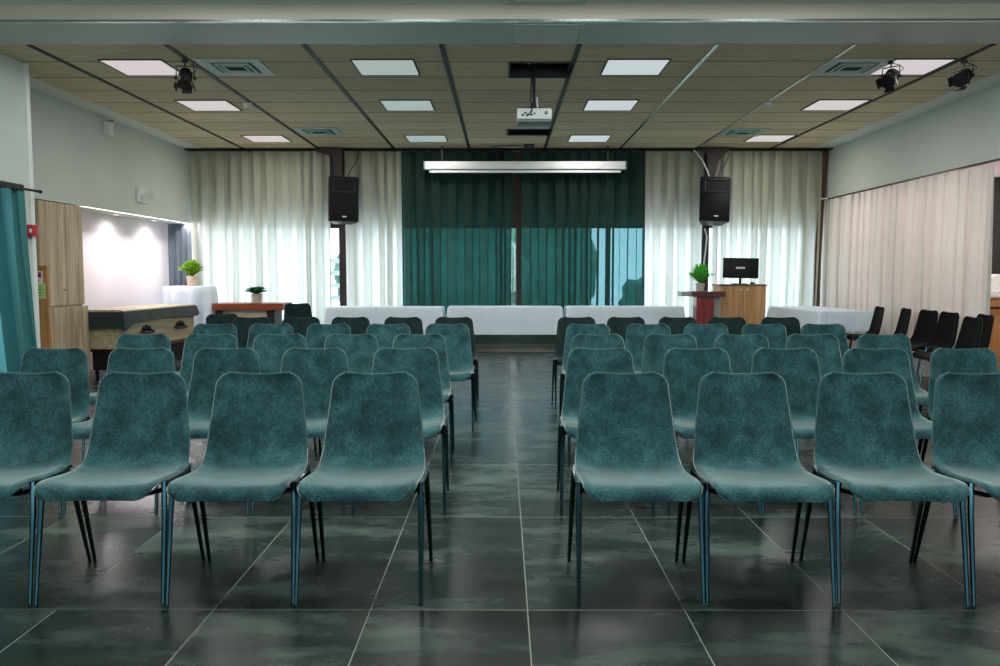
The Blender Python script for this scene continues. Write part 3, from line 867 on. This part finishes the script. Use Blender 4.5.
for sx in (-1, 1):
    for sy in (-1, 1):
        b = B(); box(b, sx * .2 - .02, sx * .2 + .02, sy * .78 - .02, sy * .78 + .02, .07, .31); l = obj('leg', b, M_black, t)
        b = B(); lathe(b, [(.03, -.012), (.035, -.008), (.035, .008), (.03, .012)], 16, (0, 0, 0), Matrix.Translation((sx * .2, sy * .78, .035)) @ Matrix.Rotation(PI / 2, 4, 'Y')); obj('caster', b, M_black, l, 40)

# ------------------------------------------------------------------ tables and cloths
def cloth_box(w, d, z, drop, seed, flare=.03, nside=44):
    """a cloth falling over a rectangular table: flat top, rounded edge, soft waves at the hem"""
    rnd = random.Random(seed)
    per = []
    def seg(a, b, n):
        for i in range(n):
            f = i / n; per.append((a[0] + (b[0] - a[0]) * f, a[1] + (b[1] - a[1]) * f))
    r = .02
    x, y = w / 2, d / 2
    def arc(cx_, cy, a0):
        for i in range(5):
            a = a0 + (PI / 2) * i / 5; per.append((cx_ + r * math.cos(a), cy + r * math.sin(a)))
    seg((-x + r, -y), (x - r, -y), nside); arc(x - r, -y + r, -PI / 2)
    seg((x, -y + r), (x, y - r), 16); arc(x - r, y - r, 0)
    seg((x - r, y), (-x + r, y), nside); arc(-x + r, y - r, PI / 2)
    seg((-x, y - r), (-x, -y + r), 16); arc(-x + r, -y + r, PI)
    n = len(per)
    ph = [rnd.uniform(0, 6) for _ in range(3)]
    b = B(); rows = []
    for j in range(12):
        h = j / 11
        row = []
        for i, (px, py) in enumerate(per):
            s = i / n * 2 * PI
            wave = .35 * math.sin(9 * s + ph[0]) + .3 * math.sin(17 * s + ph[1]) + .2 * math.sin(31 * s + ph[2])
            corner = max(0, 1 - min(abs(abs(px) - x), 9) / .12) * max(0, 1 - abs(abs(py) - y) / .12)
            o_ = (.006 + flare * h * (.4 + .6 * wave * .6) + .03 * corner * h) if j else 0
            L = math.hypot(px / x, py / y)
            nx = (1 if px > 0 else -1) if abs(px) > x - r * 1.01 else 0
            ny = (1 if py > 0 else -1) if abs(py) > y - r * 1.01 else 0
            zz = z + .004 - (0 if j == 0 else (.004 + drop * h - .008 * corner * 0))
            row.append(b.verts.new((px + nx * o_, py + ny * o_, zz)))
        rows.append(row)
    for r0, r1 in zip(rows, rows[1:]):
        for i in range(n):
            b.faces.new((r0[i], r0[(i + 1) % n], r1[(i + 1) % n], r1[i]))
    b.faces.new(rows[0])
    bmesh.ops.recalc_face_normals(b, faces=b.faces[:])
    return b
def table(label, clabel, x, y, w, d, h, drop, rz, seed):
    t = thing('folding_table', label, 'table', (x, y, 0), rz, 'cloth covered tables')
    b = B(); box(b, -w / 2 + .01, w / 2 - .01, -d / 2 + .01, d / 2 - .01, h - .035, h - .002, .004); obj('tabletop', b, M_whiteplastic, t)
    for sx in (-1, 1):
        for sy in (-1, 1):
            b = B(); tube(b, [(sx * (w / 2 - .08), sy * (d / 2 - .06), h - .035), (sx * (w / 2 - .05), sy * (d / 2 - .05), 0)], .014, 8)
            obj('leg', b, M_black, t, 40)
    c = obj('tablecloth', cloth_box(w, d, h, drop, seed), M_linen, None, 50)
    c.location = (x, y, 0); c.rotation_euler = (0, 0, rz)
    tag(c, clabel, 'tablecloth', 'white tablecloths')
table('folding table under white cloth, left of the middle one below the drapes', 'white tablecloth on the table left of the middle one, below the sheer', -1.83, 12.54, 1.78, .5, .765, .41, 0, 1)
table('folding table under white cloth at the end of the aisle', 'white tablecloth on the table at the end of the aisle', .03, 12.54, 1.76, .5, .77, .42, 0, 2)
table('folding table under white cloth, between the aisle table and lectern', 'white tablecloth on the table between the aisle end and lectern', 1.88, 12.54, 1.79, .5, .772, .41, 0, 3)
table('folding table under white cloth, standing by the right wall curtain', 'white tablecloth on the table standing by the right wall curtain', 4.66, 11.85, .78, 1.75, .765, .27, R(4), 4)

# tall cloth covered table with plant
t = thing('bar_table', 'tall round table under a white cloth beside the recess', 'table', (-4.86, 12.42, 0))
b = B(); lathe(b, [(.02, 1.06), (.38, 1.06), (.385, 1.075), (.38, 1.088), (0, 1.088)], 32); obj('tabletop', b, M_whiteplastic, t, 40)
b = B(); lathe(b, [(.03, .02), (.03, 1.06)], 16); obj('column', b, M_black, t, 40)
b = B(); lathe(b, [(.25, 0), (.25, .012), (.04, .03)], 24); obj('base', b, M_black, t, 40)
b = B(); rows = []
nn = 120
for j in range(14):
    h = j / 13
    row = []
    for i in range(nn):
        a = 2 * PI * i / nn
        r = .392 + (.03 * h + .07 * h * math.sin(10 * a + .6 * math.sin(3 * a)) if j > 1 else 0) - (.012 if j == 0 else 0)
        row.append(b.verts.new((r * math.cos(a), r * math.sin(a), 1.094 - (0 if j == 0 else .012 + (j - 1) / 12 * 1.02))))
    rows.append(row)
for r0, r1 in zip(rows, rows[1:]):
    for i in range(nn):
        b.faces.new((r0[i], r1[i], r1[(i + 1) % nn], r0[(i + 1) % nn]))
b.faces.new(rows[0])
c = obj('tablecloth', b, M_linen, None, 50); c.location = (-4.86, 12.42, 0)
tag(c, 'white floor length cloth on the tall round table by the recess', 'tablecloth', 'white tablecloths')

# brown console table
t = thing('console_table', 'reddish brown topped table with cream panel, left back', 'table', (-3.91, 12.38, 0))
b = B(); box(b, -.50, .57, -.28, .28, .73, .835, .006); obj('tabletop', b, M_brownwood, t)
b = B(); box(b, -.27, .31, -.16, -.14, .12, .73); obj('modesty_panel', b, M_cream, t)
for x in (-.42, .37):
    b = B(); box(b, x - .06, x + .06, -.22, .2, 0, .73, .004); obj('leg', b, M_black, t)

# potted plants
def plant(name, label, loc, potm, leafm, pr, ph, fr, fh, n, droop, seed, lw=.018):
    rnd = random.Random(seed)
    t = thing(name, label, 'potted plant', loc, 0, None)
    b = B(); lathe(b, [(0, 0), (pr * .72, 0), (pr * .78, .01), (pr * .96, ph * .9), (pr, ph * .92), (pr, ph), (pr * .9, ph), (pr * .88, ph * .85), (0, ph * .85)], 22); obj('pot', b, potm, t, 40)
    b = B(); lathe(b, [(0, ph * .9), (pr * .87, ph * .87)], 16); obj('soil', b, M_soil, t)
    b = B()
    for k in range(n):
        a = rnd.uniform(0, 2 * PI); rr = fr * rnd.uniform(.25, 1); hh = fh * rnd.uniform(.5, 1) * (1 - .45 * (rr / fr) ** 2)
        w = lw * rnd.uniform(.7, 1.4)
        ca, sa = math.cos(a), math.sin(a)
        prev = None
        m_ = 5
        for i in range(m_ + 1):
            f = i / m_
            r = rr * f ** .9; z = ph * .88 + hh * (math.sin(f * PI * .55) * (1 - droop) + droop * math.sin(f * PI * .8))
            ww = w * math.sin(PI * min(.98, f * .85 + .13))
            c_ = Vector((r * ca, r * sa, z)); s_ = Vector((-sa, ca, 0)) * ww
            tilt_ = Vector((0, 0, ww * .35))
            cur = (b.verts.new(c_ - s_ + tilt_), b.verts.new(c_), b.verts.new(c_ + s_ + tilt_))
            if prev:
                b.faces.new((prev[0], prev[1], cur[1], cur[0])); b.faces.new((prev[1], prev[2], cur[2], cur[1]))
            prev = cur
    obj('foliage', b, leafm, t)
    return t
plant('potted_fern', 'bright green fern in a pink pot on tall cloth table', (-4.78, 12.32, 1.096), M_pinkpot, M_leaf1, .092, .155, .25, .30, 150, .3, 3, .022)
plant('potted_plant', 'low dark leafed plant in a grey pot on the brown table', (-3.79, 12.30, .836), M_pot, M_leaf2, .085, .14, .26, .14, 90, .5, 4, .022)
plant('potted_plant', 'fresh green plant in grey stone pot on the dark red lectern', (2.92, 11.87, 1.03), M_pot, M_leaf3, .07, .115, .23, .33, 200, .1, 5, .017)

# lectern
t = thing('lectern', 'dark red mahogany lectern with grey side panel and pale end tab', 'lectern', (2.99, 11.85, 0))
b = B(); box(b, -.225, .255, -.18, .19, .945, 1.028, .006); obj('top', b, M_mahog, t)
b = B(); box(b, -.155, .105, -.12, .10, .03, .945, .004); obj('front_panel', b, M_mahogV, t)
b = B(); box(b, .11, .21, -.05, .10, .03, .945, .004); obj('side_panel', b, M_acrylic, t)
b = B(); box(b, -.37, -.226, -.12, .16, .955, 1.02, .006); obj('end_tab', b, M_acrylic, t)
b = B(); box(b, -.24, .26, -.2, .2, 0, .03, .006); obj('base', b, M_mahog, t)

# oak cabinet with monitor
t = thing('oak_cabinet', 'light oak two door cabinet carrying the monitor', 'cabinet', (3.62, 12.3, 0))
b = B(); box(b, -.34, .34, -.22, .25, .05, 1.10, .003); box(b, -.33, .33, -.2, .24, 0, .05); obj('carcass', b, M_oak, t)
b = B(); box(b, -.355, .355, -.25, .26, 1.10, 1.125, .004); obj('top', b, M_oaktop, t)
for s in (-1, 1):
    b = B(); box(b, min(s * .003, s * .336), max(s * .003, s * .336), -.24, -.22, .06, 1.095, .003); d = obj('door', b, M_oak, t)
    b = B(); lathe(b, [(.006, 0), (.006, .014), (.015, .02), (.013, .03), (0, .033)], 14, (0, 0, 0), Matrix.Translation((s * .05, -.24, 1.045)) @ Matrix.Rotation(PI / 2, 4, 'X')); obj('knob', b, M_whiteplastic, d, 40)
t = thing('monitor', 'black computer monitor seen from behind on oak cabinet', 'monitor', (3.64, 12.32, 1.125), R(-8))
b = B(); box(b, -.265, .265, -.025, .0, .09, .40, .008, Matrix.Rotation(R(-3), 4, 'X') @ Matrix.Rotation(R(1.0), 4, 'Y')); s_ = obj('screen_back', b, M_blackplastic, t, 30)
b = B(); box(b, -.25, .25, 0.001, .004, .105, .385, 0, Matrix.Rotation(R(-3), 4, 'X')); obj('display', b, M_black, s_)
b = B(); box(b, -.065, .065, -.028, -.024, .235, .262, 0, Matrix.Rotation(R(-3), 4, 'X')); obj('maker_plate', b, M_whiteplastic, s_, label='white maker plate')
b = B()
for k in range(6):
    box(b, -.052 + k * .018, -.042 + k * .018, -.0295, -.0275, .243, .254, 0, Matrix.Rotation(R(-3), 4, 'X'))
obj('maker_lettering', b, M_greyface, s_)
b = B(); box(b, -.018, .018, -.015, .012, 0, .11, .003); obj('stand', b, M_black, t)
b = B(); box(b, -.11, .11, -.08, .1, 0, .012, .004); obj('foot', b, M_black, t)
o = B(); lathe(o, [(.0, .032), (.02, .03), (.032, .02), (.036, 0)], 18, (0, 0, 0), Matrix.Diagonal((1, 1.5, 1, 1)))
mo = obj('computer_mouse', o, M_black, None, 40); mo.location = (3.80, 12.22, 1.125)
tag(mo, 'black computer mouse on the oak cabinet beside the monitor', 'mouse')

# ------------------------------------------------------------------ kitchen corner on the right
t = thing('kitchen_cabinet', 'honey wood kitchen cabinet beyond the right curtain end', 'cabinet', (6.12, 9.98, 0))
b = B(); box(b, -.36, .36, -.26, .34, .08, .985, .004); box(b, -.34, .34, -.2, .32, 0, .08); obj('carcass', b, M_honey, t)
b = B(); box(b, -.37, .37, -.29, .34, .99, 1.03, .006); obj('worktop', b, M_counter, t)
for k in range(2):
    x0, x1 = -.35 + k * .36, -.01 + k * .36
    b = B(); box(b, x0, x1, -.28, -.26, .80, .95, .006); d = obj('drawer', b, M_honey, t)
    b = B(); box(b, x0 + .1, x0 + .24, -.30, -.28, .86, .885, .005); obj('handle', b, M_black, d)
    b = B(); box(b, x0, x1, -.28, -.26, .10, .78, .006); d = obj('door', b, M_honey, t)
    b = B()
    n = 10
    pl = [(x0 + .05, .16), (x1 - .05, .16), (x1 - .05, .62)] + [((x0 + x1) / 2 + (x1 - x0 - .1) / 2 * math.cos(PI * i / n), .62 + .07 * math.sin(PI * i / n)) for i in range(1, n)] + [(x0 + .05, .62)]
    prism(b, pl, -.288, -.28, 'XZ'); obj('arched_panel', b, M_honey, d)
t = thing('chalk_board', 'dark board on the wall above the kitchen cabinet', 'board', (6.2, 10.42, 1.30))
b = B(); box(b, -.32, .3, -.0, .02, 0, 1.2); obj('board', b, M_chalk, t)
b = B()
for q in ((-.345, -.32, -.02, 1.22), (.3, .325, -.02, 1.22)):
    box(b, q[0], q[1], -.01, .03, q[2], q[3])
box(b, -.32, .3, -.01, .03, -.02, 0); box(b, -.32, .3, -.01, .03, 1.2, 1.22); obj('frame', b, M_black, t)
b = B(); box(b, 5.84, 6.5, 10.44, 10.54, 0, 2.52); struct('wall_alcove', b, M_recess)
t = thing('bread_bin', 'white domed container on the kitchen worktop', 'container', (6.20, 10.08, 1.03))
b = B(); n = 14
prism(b, [(-.17, 0), (.17, 0)] + [(.17 * math.cos(PI * i / n), .12 + .13 * math.sin(PI * i / n)) for i in range(n + 1)], -.1, .12, 'XZ'); obj('body', b, M_whiteplastic, t, 40)
b = B(); box(b, -.03, .03, -.125, -.1, .12, .14, .004); obj('handle', b, M_greyface, t)
t = thing('tea_towel', 'crumpled white towel at the edge of the kitchen worktop', 'towel', (5.97, 9.78, 1.03))
b = B(); rows = []
for j in range(11):
    row = []
    for i in range(13):
        x = -.12 + .24 * i / 12; y = -.07 + .14 * j / 10
        row.append(b.verts.new((x, y, .012 + .05 * abs(math.sin(i * .9 + j * .4)) * (1 - (x / .14) ** 2) * (1 - (y / .09) ** 2))))
    rows.append(row)
for r0, r1 in zip(rows, rows[1:]):
    for i in range(12):
        b.faces.new((r0[i], r0[i + 1], r1[i + 1], r1[i]))
bmesh.ops.solidify(b, geom=b.faces[:], thickness=.012)
obj('cloth', b, M_linen, t, True)

# ------------------------------------------------------------------ chairs
def shell_mesh():
    prof = [(-.262, .418), (-.258, .445), (-.235, .462), (-.17, .463), (-.09, .455), (-.01, .448), (.06, .447), (.115, .455),
            (.150, .476), (.172, .512), (.187, .565), (.200, .63), (.213, .695), (.225, .765), (.235, .828), (.238, .846)]
    halfw = [.208, .216, .221, .223, .224, .224, .223, .221, .218, .213, .206, .199, .191, .183, .177, .174]
    # resample finely
    def cat(p0, p1, p2, p3, t):
        return .5 * ((2 * p1) + (-p0 + p2) * t + (2 * p0 - 5 * p1 + 4 * p2 - p3) * t * t + (-p0 + 3 * p1 - 3 * p2 + p3) * t ** 3)
    pts = []
    for i in range(len(prof) - 1):
        for k in range(3):
            t = k / 3
            g = lambda a, j: a[max(0, min(len(a) - 1, j))]
            y = cat(g(prof, i - 1)[0], prof[i][0], prof[i + 1][0], g(prof, i + 2)[0], t)
            z = cat(g(prof, i - 1)[1], prof[i][1], prof[i + 1][1], g(prof, i + 2)[1], t)
            w = cat(g(halfw, i - 1), halfw[i], halfw[i + 1], g(halfw, i + 2), t)
            pts.append((y, z, w))
    pts.append((prof[-1][0], prof[-1][1], halfw[-1]))
    n = len(pts)
    arc = [0]
    for a, b_ in zip(pts, pts[1:]):
        arc.append(arc[-1] + math.hypot(b_[0] - a[0], b_[1] - a[1]))
    tot = arc[-1]
    # extra samples near the two ends so the corners are round
    def at_arc(s):
        for i in range(n - 1):
            if s <= arc[i + 1] or i == n - 2:
                f = (s - arc[i]) / (arc[i + 1] - arc[i]); a, b_ = pts[i], pts[i + 1]
                return [a[q] + (b_[q] - a[q]) * f for q in range(3)]
    ss = [tot * .004 * k for k in range(5)]
    ss += [.03 + (tot - .09) * k / 34 for k in range(35)]
    rt = .055
    ss += [tot - rt + rt * math.sin(PI / 2 * k / 7) for k in range(0, 8)]
    ss = sorted(set(round(s, 5) for s in ss))
    NU = 16
    TH = .030
    front, back, rim = [], [], []
    b = B()
    rows = []
    for s in ss:
        y, z, w = at_arc(s)
        y2, z2, _ = at_arc(min(tot, s + .004)); y1, z1, _ = at_arc(max(0, s - .004))
        ty, tz = y2 - y1, z2 - z1; l = math.hypot(ty, tz); ty /= l; tz /= l
        ny, nz = -tz, ty                 # upper/front normal
        d = tot - s
        if d < rt: w = w - rt + math.sqrt(max(0, rt * rt - (rt - d) ** 2))
        if s < .05: w = w - .05 + math.sqrt(max(0, .05 ** 2 - (.05 - s) ** 2)) * 1.0 if s < .05 else w
        w = max(w, .13)
        seatk = max(0, min(1, 1 - (s - .25) / .2))
        th = TH * (1.25 if s < .3 else 1.0 + .25 * max(0, 1 - (s - .3) / .12))
        fr, bk = [], []
        for i in range(NU + 1):
            u = -1 + 2 * i / NU
            u = math.copysign(abs(u) ** .9, u)
            cup = .020 * abs(u) ** 2.5 * (.8 if seatk > .5 else 1.0) - (.004 if d < .1 else 0) * 0
            dip = -.006 * (1 - u * u) * max(0, 1 - d / .06)
            yy, zz = y + ny * cup + ty * dip, z + nz * cup + tz * dip
            edge = 1 - .35 * abs(u) ** 8
            fr.append(Vector((u * w, yy, zz)))
            bk.append(Vector((u * w * .985, yy - ny * th * edge, zz - nz * th * edge)))
        ring = fr + [Vector((w + .008, (fr[-1].y + bk[-1].y) / 2, (fr[-1].z + bk[-1].z) / 2))] + bk[::-1] + \
            [Vector((-w - .008, (fr[0].y + bk[0].y) / 2, (fr[0].z + bk[0].z) / 2))]
        rows.append([b.verts.new(p) for p in ring])
    m = len(rows[0])
    lay = b.faces.layers.int.new('part')
    cut = next(i for i, s in enumerate(ss) if at_arc(s)[1] > .495 and s > .4)
    for j in range(len(rows) - 1):
        for i in range(m):
            f = b.faces.new((rows[j][i], rows[j][(i + 1) % m], rows[j + 1][(i + 1) % m], rows[j + 1][i]))
            f[lay] = 0 if j < cut else 1
    def cap(row, sgn, part):
        for i in range(NU):
            a, c = row[i], row[i + 1]
            e, g = row[2 * NU + 2 - i], row[2 * NU + 1 - i]
            f = b.faces.new((a, e, g, c) if sgn else (a, c, g, e)); f[lay] = part
        f = b.faces.new((row[NU], row[NU + 2], row[NU + 1])); f[lay] = part
        f = b.faces.new((row[0], row[2 * NU + 3], row[2 * NU + 2])); f[lay] = part
    cap(rows[0], True, 0); cap(rows[-1], False, 1)
    bmesh.ops.recalc_face_normals(b, faces=b.faces[:])
    b.normal_update()
    rimline = [r[-1].co.copy() for r in rows[cut + 1:]]
    rimR = [r[NU + 1].co.copy() for r in rows[cut + 1:]]
    top = [(rows[-1][i].co + rows[-1][2 * NU + 2 - i].co) / 2 + Vector((0, 0, .004)) for i in range(NU + 1)]
    return b, lay, rimline + top + rimR[::-1]

def split_mesh(bm, lay, part, name, m):
    """one part of the shell, keeping the normals of the whole so the join stays smooth"""
    me = bpy.data.meshes.new(name)
    fs = [f for f in bm.faces if f[lay] == part]
    idx = {}; co = []; no = []; faces = []
    for f in fs:
        ff = []
        for v in f.verts:
            if v not in idx:
                idx[v] = len(co); co.append(v.co[:]); no.append(v.normal[:])
            ff.append(idx[v])
        faces.append(ff)
    me.from_pydata(co, [], faces)
    me.shade_smooth()
    me.normals_split_custom_set_from_vertices(no)
    me.materials.append(m)
    return me

shell, lay_, rim_ = shell_mesh()
def make_chair(name, label, fab, pip):
    t = thing(name, label, 'chair')
    for part, nm in ((0, 'seat'), (1, 'backrest')):
        o = bpy.data.objects.new(nm, split_mesh(shell, lay_, part, nm, fab)); COL.objects.link(o); o.parent = t
        if part == 1:
            b = B(); tube(b, rim_, .0026, 6); obj('piping', b, pip, o, True, label='lighter piping along the edge')
    for sx in (-1, 1):
        b = B(); tube(b, [(sx * .236, -.165, .466), (sx * .240, -.182, .34), (sx * .2435, -.235, 0)], [.0125, .012, .0075], 8); obj('leg', b, M_legs, t, 40)
        b = B(); tube(b, [(sx * .232, .10, .450), (sx * .235, .135, .34), (sx * .240, .235, 0)], [.0125, .012, .0075], 8); obj('leg', b, M_legs, t, 40)
        b = B(); tube(b, [(sx * .236, -.170, .460), (sx * .237, -.10, .448), (sx * .235, .06, .444), (sx * .228, .128, .456)], .0095, 8); obj('side_rail', b, M_legs, t, 40)
    b = B()
    tube(b, [(-.234, -.12, .425), (-.15, -.12, .405), (.15, -.12, .405), (.234, -.12, .425)], .010, 8)
    tube(b, [(-.231, .09, .43), (-.15, .09, .40), (.15, .09, .40), (.231, .09, .43)], .010, 8)
    obj('seat_frame', b, M_legs, t, 40)
    return t
NTH = ['at the aisle', 'second from the aisle', 'third from the aisle', 'fourth from the aisle', 'fifth from the aisle', 'sixth from the aisle']
ROWN = ['front row', 'second row', 'third row', 'fourth row', 'fifth and farthest row']
LEFT = [[-.560, -1.068, -1.580, -2.088], [-.565, -1.095, -1.608, -2.103, -2.61], [-.600, -1.089, -1.602, -2.095, -2.583],
        [-.481, -.993, -1.509, -2.013, -2.498], [-.491, -.998, -1.529, -2.025, -2.522]]
RIGHT = [[.535, 1.045, 1.572, 2.071], [.565, 1.128, 1.640, 2.168, 2.672], [.679, 1.200, 1.710, 2.217, 2.727],
         [.737, 1.258, 1.757, 2.260, 2.772], [.737, 1.233, 1.750, 2.241, 2.773]]
YROW = [3.48, 4.64, 5.73, 6.925, 8.01]
rnd = random.Random(11)
proto = {}
def chair(kind, x, y, rz, label, group):
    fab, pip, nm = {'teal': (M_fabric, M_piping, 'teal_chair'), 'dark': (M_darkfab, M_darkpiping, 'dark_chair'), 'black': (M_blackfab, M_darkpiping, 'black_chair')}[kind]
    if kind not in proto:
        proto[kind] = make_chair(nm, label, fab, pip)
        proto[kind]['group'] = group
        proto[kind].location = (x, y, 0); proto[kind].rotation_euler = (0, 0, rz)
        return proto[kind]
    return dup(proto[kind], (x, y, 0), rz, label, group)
for r in range(5):
    for side, xsr in (('left', LEFT[r]), ('right', RIGHT[r])):
        for k, x in enumerate(xsr):
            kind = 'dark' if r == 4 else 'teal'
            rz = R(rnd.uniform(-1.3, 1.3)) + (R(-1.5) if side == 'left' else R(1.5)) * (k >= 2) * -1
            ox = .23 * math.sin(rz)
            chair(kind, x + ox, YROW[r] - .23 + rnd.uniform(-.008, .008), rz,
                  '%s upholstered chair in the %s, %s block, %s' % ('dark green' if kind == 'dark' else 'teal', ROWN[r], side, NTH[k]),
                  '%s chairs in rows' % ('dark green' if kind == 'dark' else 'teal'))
bk = 'black chairs along the right wall'
for x, y, a, l in ((4.77, 10.66, -100, 'black chair by the right curtain, edge on, nearest the clothed table'),
                   (4.86, 10.14, -101, 'black chair by the right curtain, edge on, second from the clothed table'),
                   (4.89, 9.60, -86, 'black chair by the right curtain, third from the clothed table'),
                   (4.85, 9.09, -88, 'black chair by the right curtain, fourth from the clothed table'),
                   (4.93, 8.58, -97, 'black chair by the right curtain, half hidden behind the nearest one of that line'),
                   (4.50, 8.06, -94, 'black chair by the right curtain, nearest the camera of that line')):
    chair('black', x, y, R(a), l, bk)
chair('dark', -2.93, 11.55, R(24), 'dark green chair turned sideways at the right end of the brown table', 'dark green chairs in rows')
chair('dark', -2.86, 8.45, R(48), 'dark green chair turned aside in the left corner, in front of the brown table', 'dark green chairs in rows')
shell.free()

# ------------------------------------------------------------------ outdoors beyond the windows
b = B(); box(b, -14, 14, YB + .25, 32, -.2, -.1); struct('ground', b, M_ground)
def hedge(label, x, y, w, d, h, seed):
    rnd2 = random.Random(seed)
    b = B()
    bmesh.ops.create_icosphere(b, subdivisions=4, radius=1)
    for v in b.verts:
        c_ = v.co
        s = max(abs(c_.x), abs(c_.y), abs(c_.z))
        q = c_ / s * .55 + c_ * .45
        nz = .05 * math.sin(7 * q.x + seed) * math.sin(6 * q.z + 2) + .03 * math.sin(19 * q.x + 11 * q.z) + rnd2.uniform(-.02, .02)
        q = q * (1 + nz)
        v.co = (x + q.x * w / 2, y + q.y * d / 2, max(-.1, h / 2 + q.z * h / 2))
    o = obj('hedge', b, M_hedge, None)
    tag(o, label, 'hedge', 'hedges outside')
hedge('green hedge outside, behind left half of the dark drapes', -1.5, 16.6, 3.9, 1.4, 2.6, 1)
hedge('green hedge outside, behind right half of the dark drapes', 1.05, 18.6, 2.2, 1.4, 2.9, 2)
hedge('low green hedge outside, behind the right white sheer', 3.3, 16.4, 1.8, 1.0, 1.25, 3)

t = thing('slat_fence', 'white slatted fence outside, glimpsed beside the left post', 'fence', (-3.6, 15.6, -.1))
for x in (-1.2, 0, 1.2):
    b = B(); box(b, x - .03, x + .03, 0, .06, 0, 1.8); obj('fence_post', b, M_slat, t)
b = B()
for k in range(7):
    box(b, -1.3, 1.3, -.025, 0, .15 + k * .24, .24 + k * .24)
obj('slats', b, M_slat, t)

# ------------------------------------------------------------------ world, lights
w = bpy.data.worlds.new('sky'); S.world = w; w.use_nodes = True
bg = w.node_tree.nodes['Background']
bg.inputs[0].default_value = (.74, .90, 1.0, 1); bg.inputs[1].default_value = 4.0

def area(name, loc, rot, sx, sy, power, col):
    l = bpy.data.lights.new(name, 'AREA'); l.shape = 'RECTANGLE'; l.size = sx; l.size_y = sy; l.energy = power; l.color = col
    o = bpy.data.objects.new(name, l); COL.objects.link(o); o.location = loc; o.rotation_euler = rot
    return o
def spot(name, loc, target, power, ang, col, blend=.6, rad=.03):
    l = bpy.data.lights.new(name, 'SPOT'); l.energy = power; l.spot_size = R(ang); l.spot_blend = blend; l.color = col; l.shadow_soft_size = rad
    o = bpy.data.objects.new(name, l); COL.objects.link(o); o.location = loc
    o.rotation_euler = (Vector(target) - Vector(loc)).to_track_quat('-Z', 'Y').to_euler()
    return o
# daylight of the left window, then unseen fill lights at the rear and overhead
area('left_window_daylight', (-4.72, 6.25, 1.12), (R(90), 0, R(-90)), 1.6, 1.6, 8, (.88, .96, 1.0))
area('rear_fill_light', (.35, YR + .03, 1.55), (R(90), 0, 0), 8.8, 2.0, 50, (.92, .98, 1.0))  # added fill that lights the hall from behind the camera
for x in (-2.2, -.75, .75, 2.2):
    for y in (3.2, 5.4):
        area('overhead_fill_light', (x, y, ZN - .01), (0, 0, 0), .6, .6, 40, (.95, 1.0, .98))  # added top light for the chairs, no fittings modelled
# board-ceiling panels throw their light down
for cx_ in (-3.49, -1.13, 1.27, 3.93):
    for y, _ in rowy:
        area('panel_lamp', (cx_, y, ZC - .012), (0, 0, 0), .56, .56, 16 if y > 11 else 8, (1, .98, .94))
# daylight at the back windows
area('back_window_daylight', (0, YB + .05, 1.08), (R(-90), 0, 0), 9.9, 1.9, 140, (.88, .96, 1.0))
# recess washers, an added fill strip and alcove lamps
for y in (11.15, 12.35):
    spot('recess_spot', (-5.15, y, 2.08), (-5.46, y + .03, 0.9), 30, 150, (1, .92, .95), 1.0, .06)
area('alcove_ceiling_lamp', (5.95, 10.9, 2.5), (0, 0, 0), .5, 3.6, 40, (1, .90, .86))
area('recess_fill_strip', (-5.16, 11.5, 2.09), (0, R(-35), 0), .05, 3.4, 42, (1, .92, .95))  # added to spread the recess light more evenly
spot('alcove_lamp', (6.1, 9.4, 2.5), (6.05, 9.6, 0), 30, 130, (1, .9, .8))

# ------------------------------------------------------------------ camera
cam = bpy.data.cameras.new('camera'); cam.sensor_width = 36; cam.lens = 28.8
co = bpy.data.objects.new('camera', cam); COL.objects.link(co)
co.location = (0, 0, 1.28)
co.rotation_euler = (R(90) - math.atan(59 / 800), 0, math.atan(3 / 800))
S.camera = co
S.view_settings.view_transform = 'Standard'
S.view_settings.look = 'None'
S.view_settings.exposure = 0
S.view_settings.gamma = 1
S.view_settings.use_curve_mapping = False
S.cycles.use_denoising = True
S.cycles.max_bounces = 8
S.cycles.transparent_max_bounces = 12
S.cycles.sample_clamp_indirect = 4
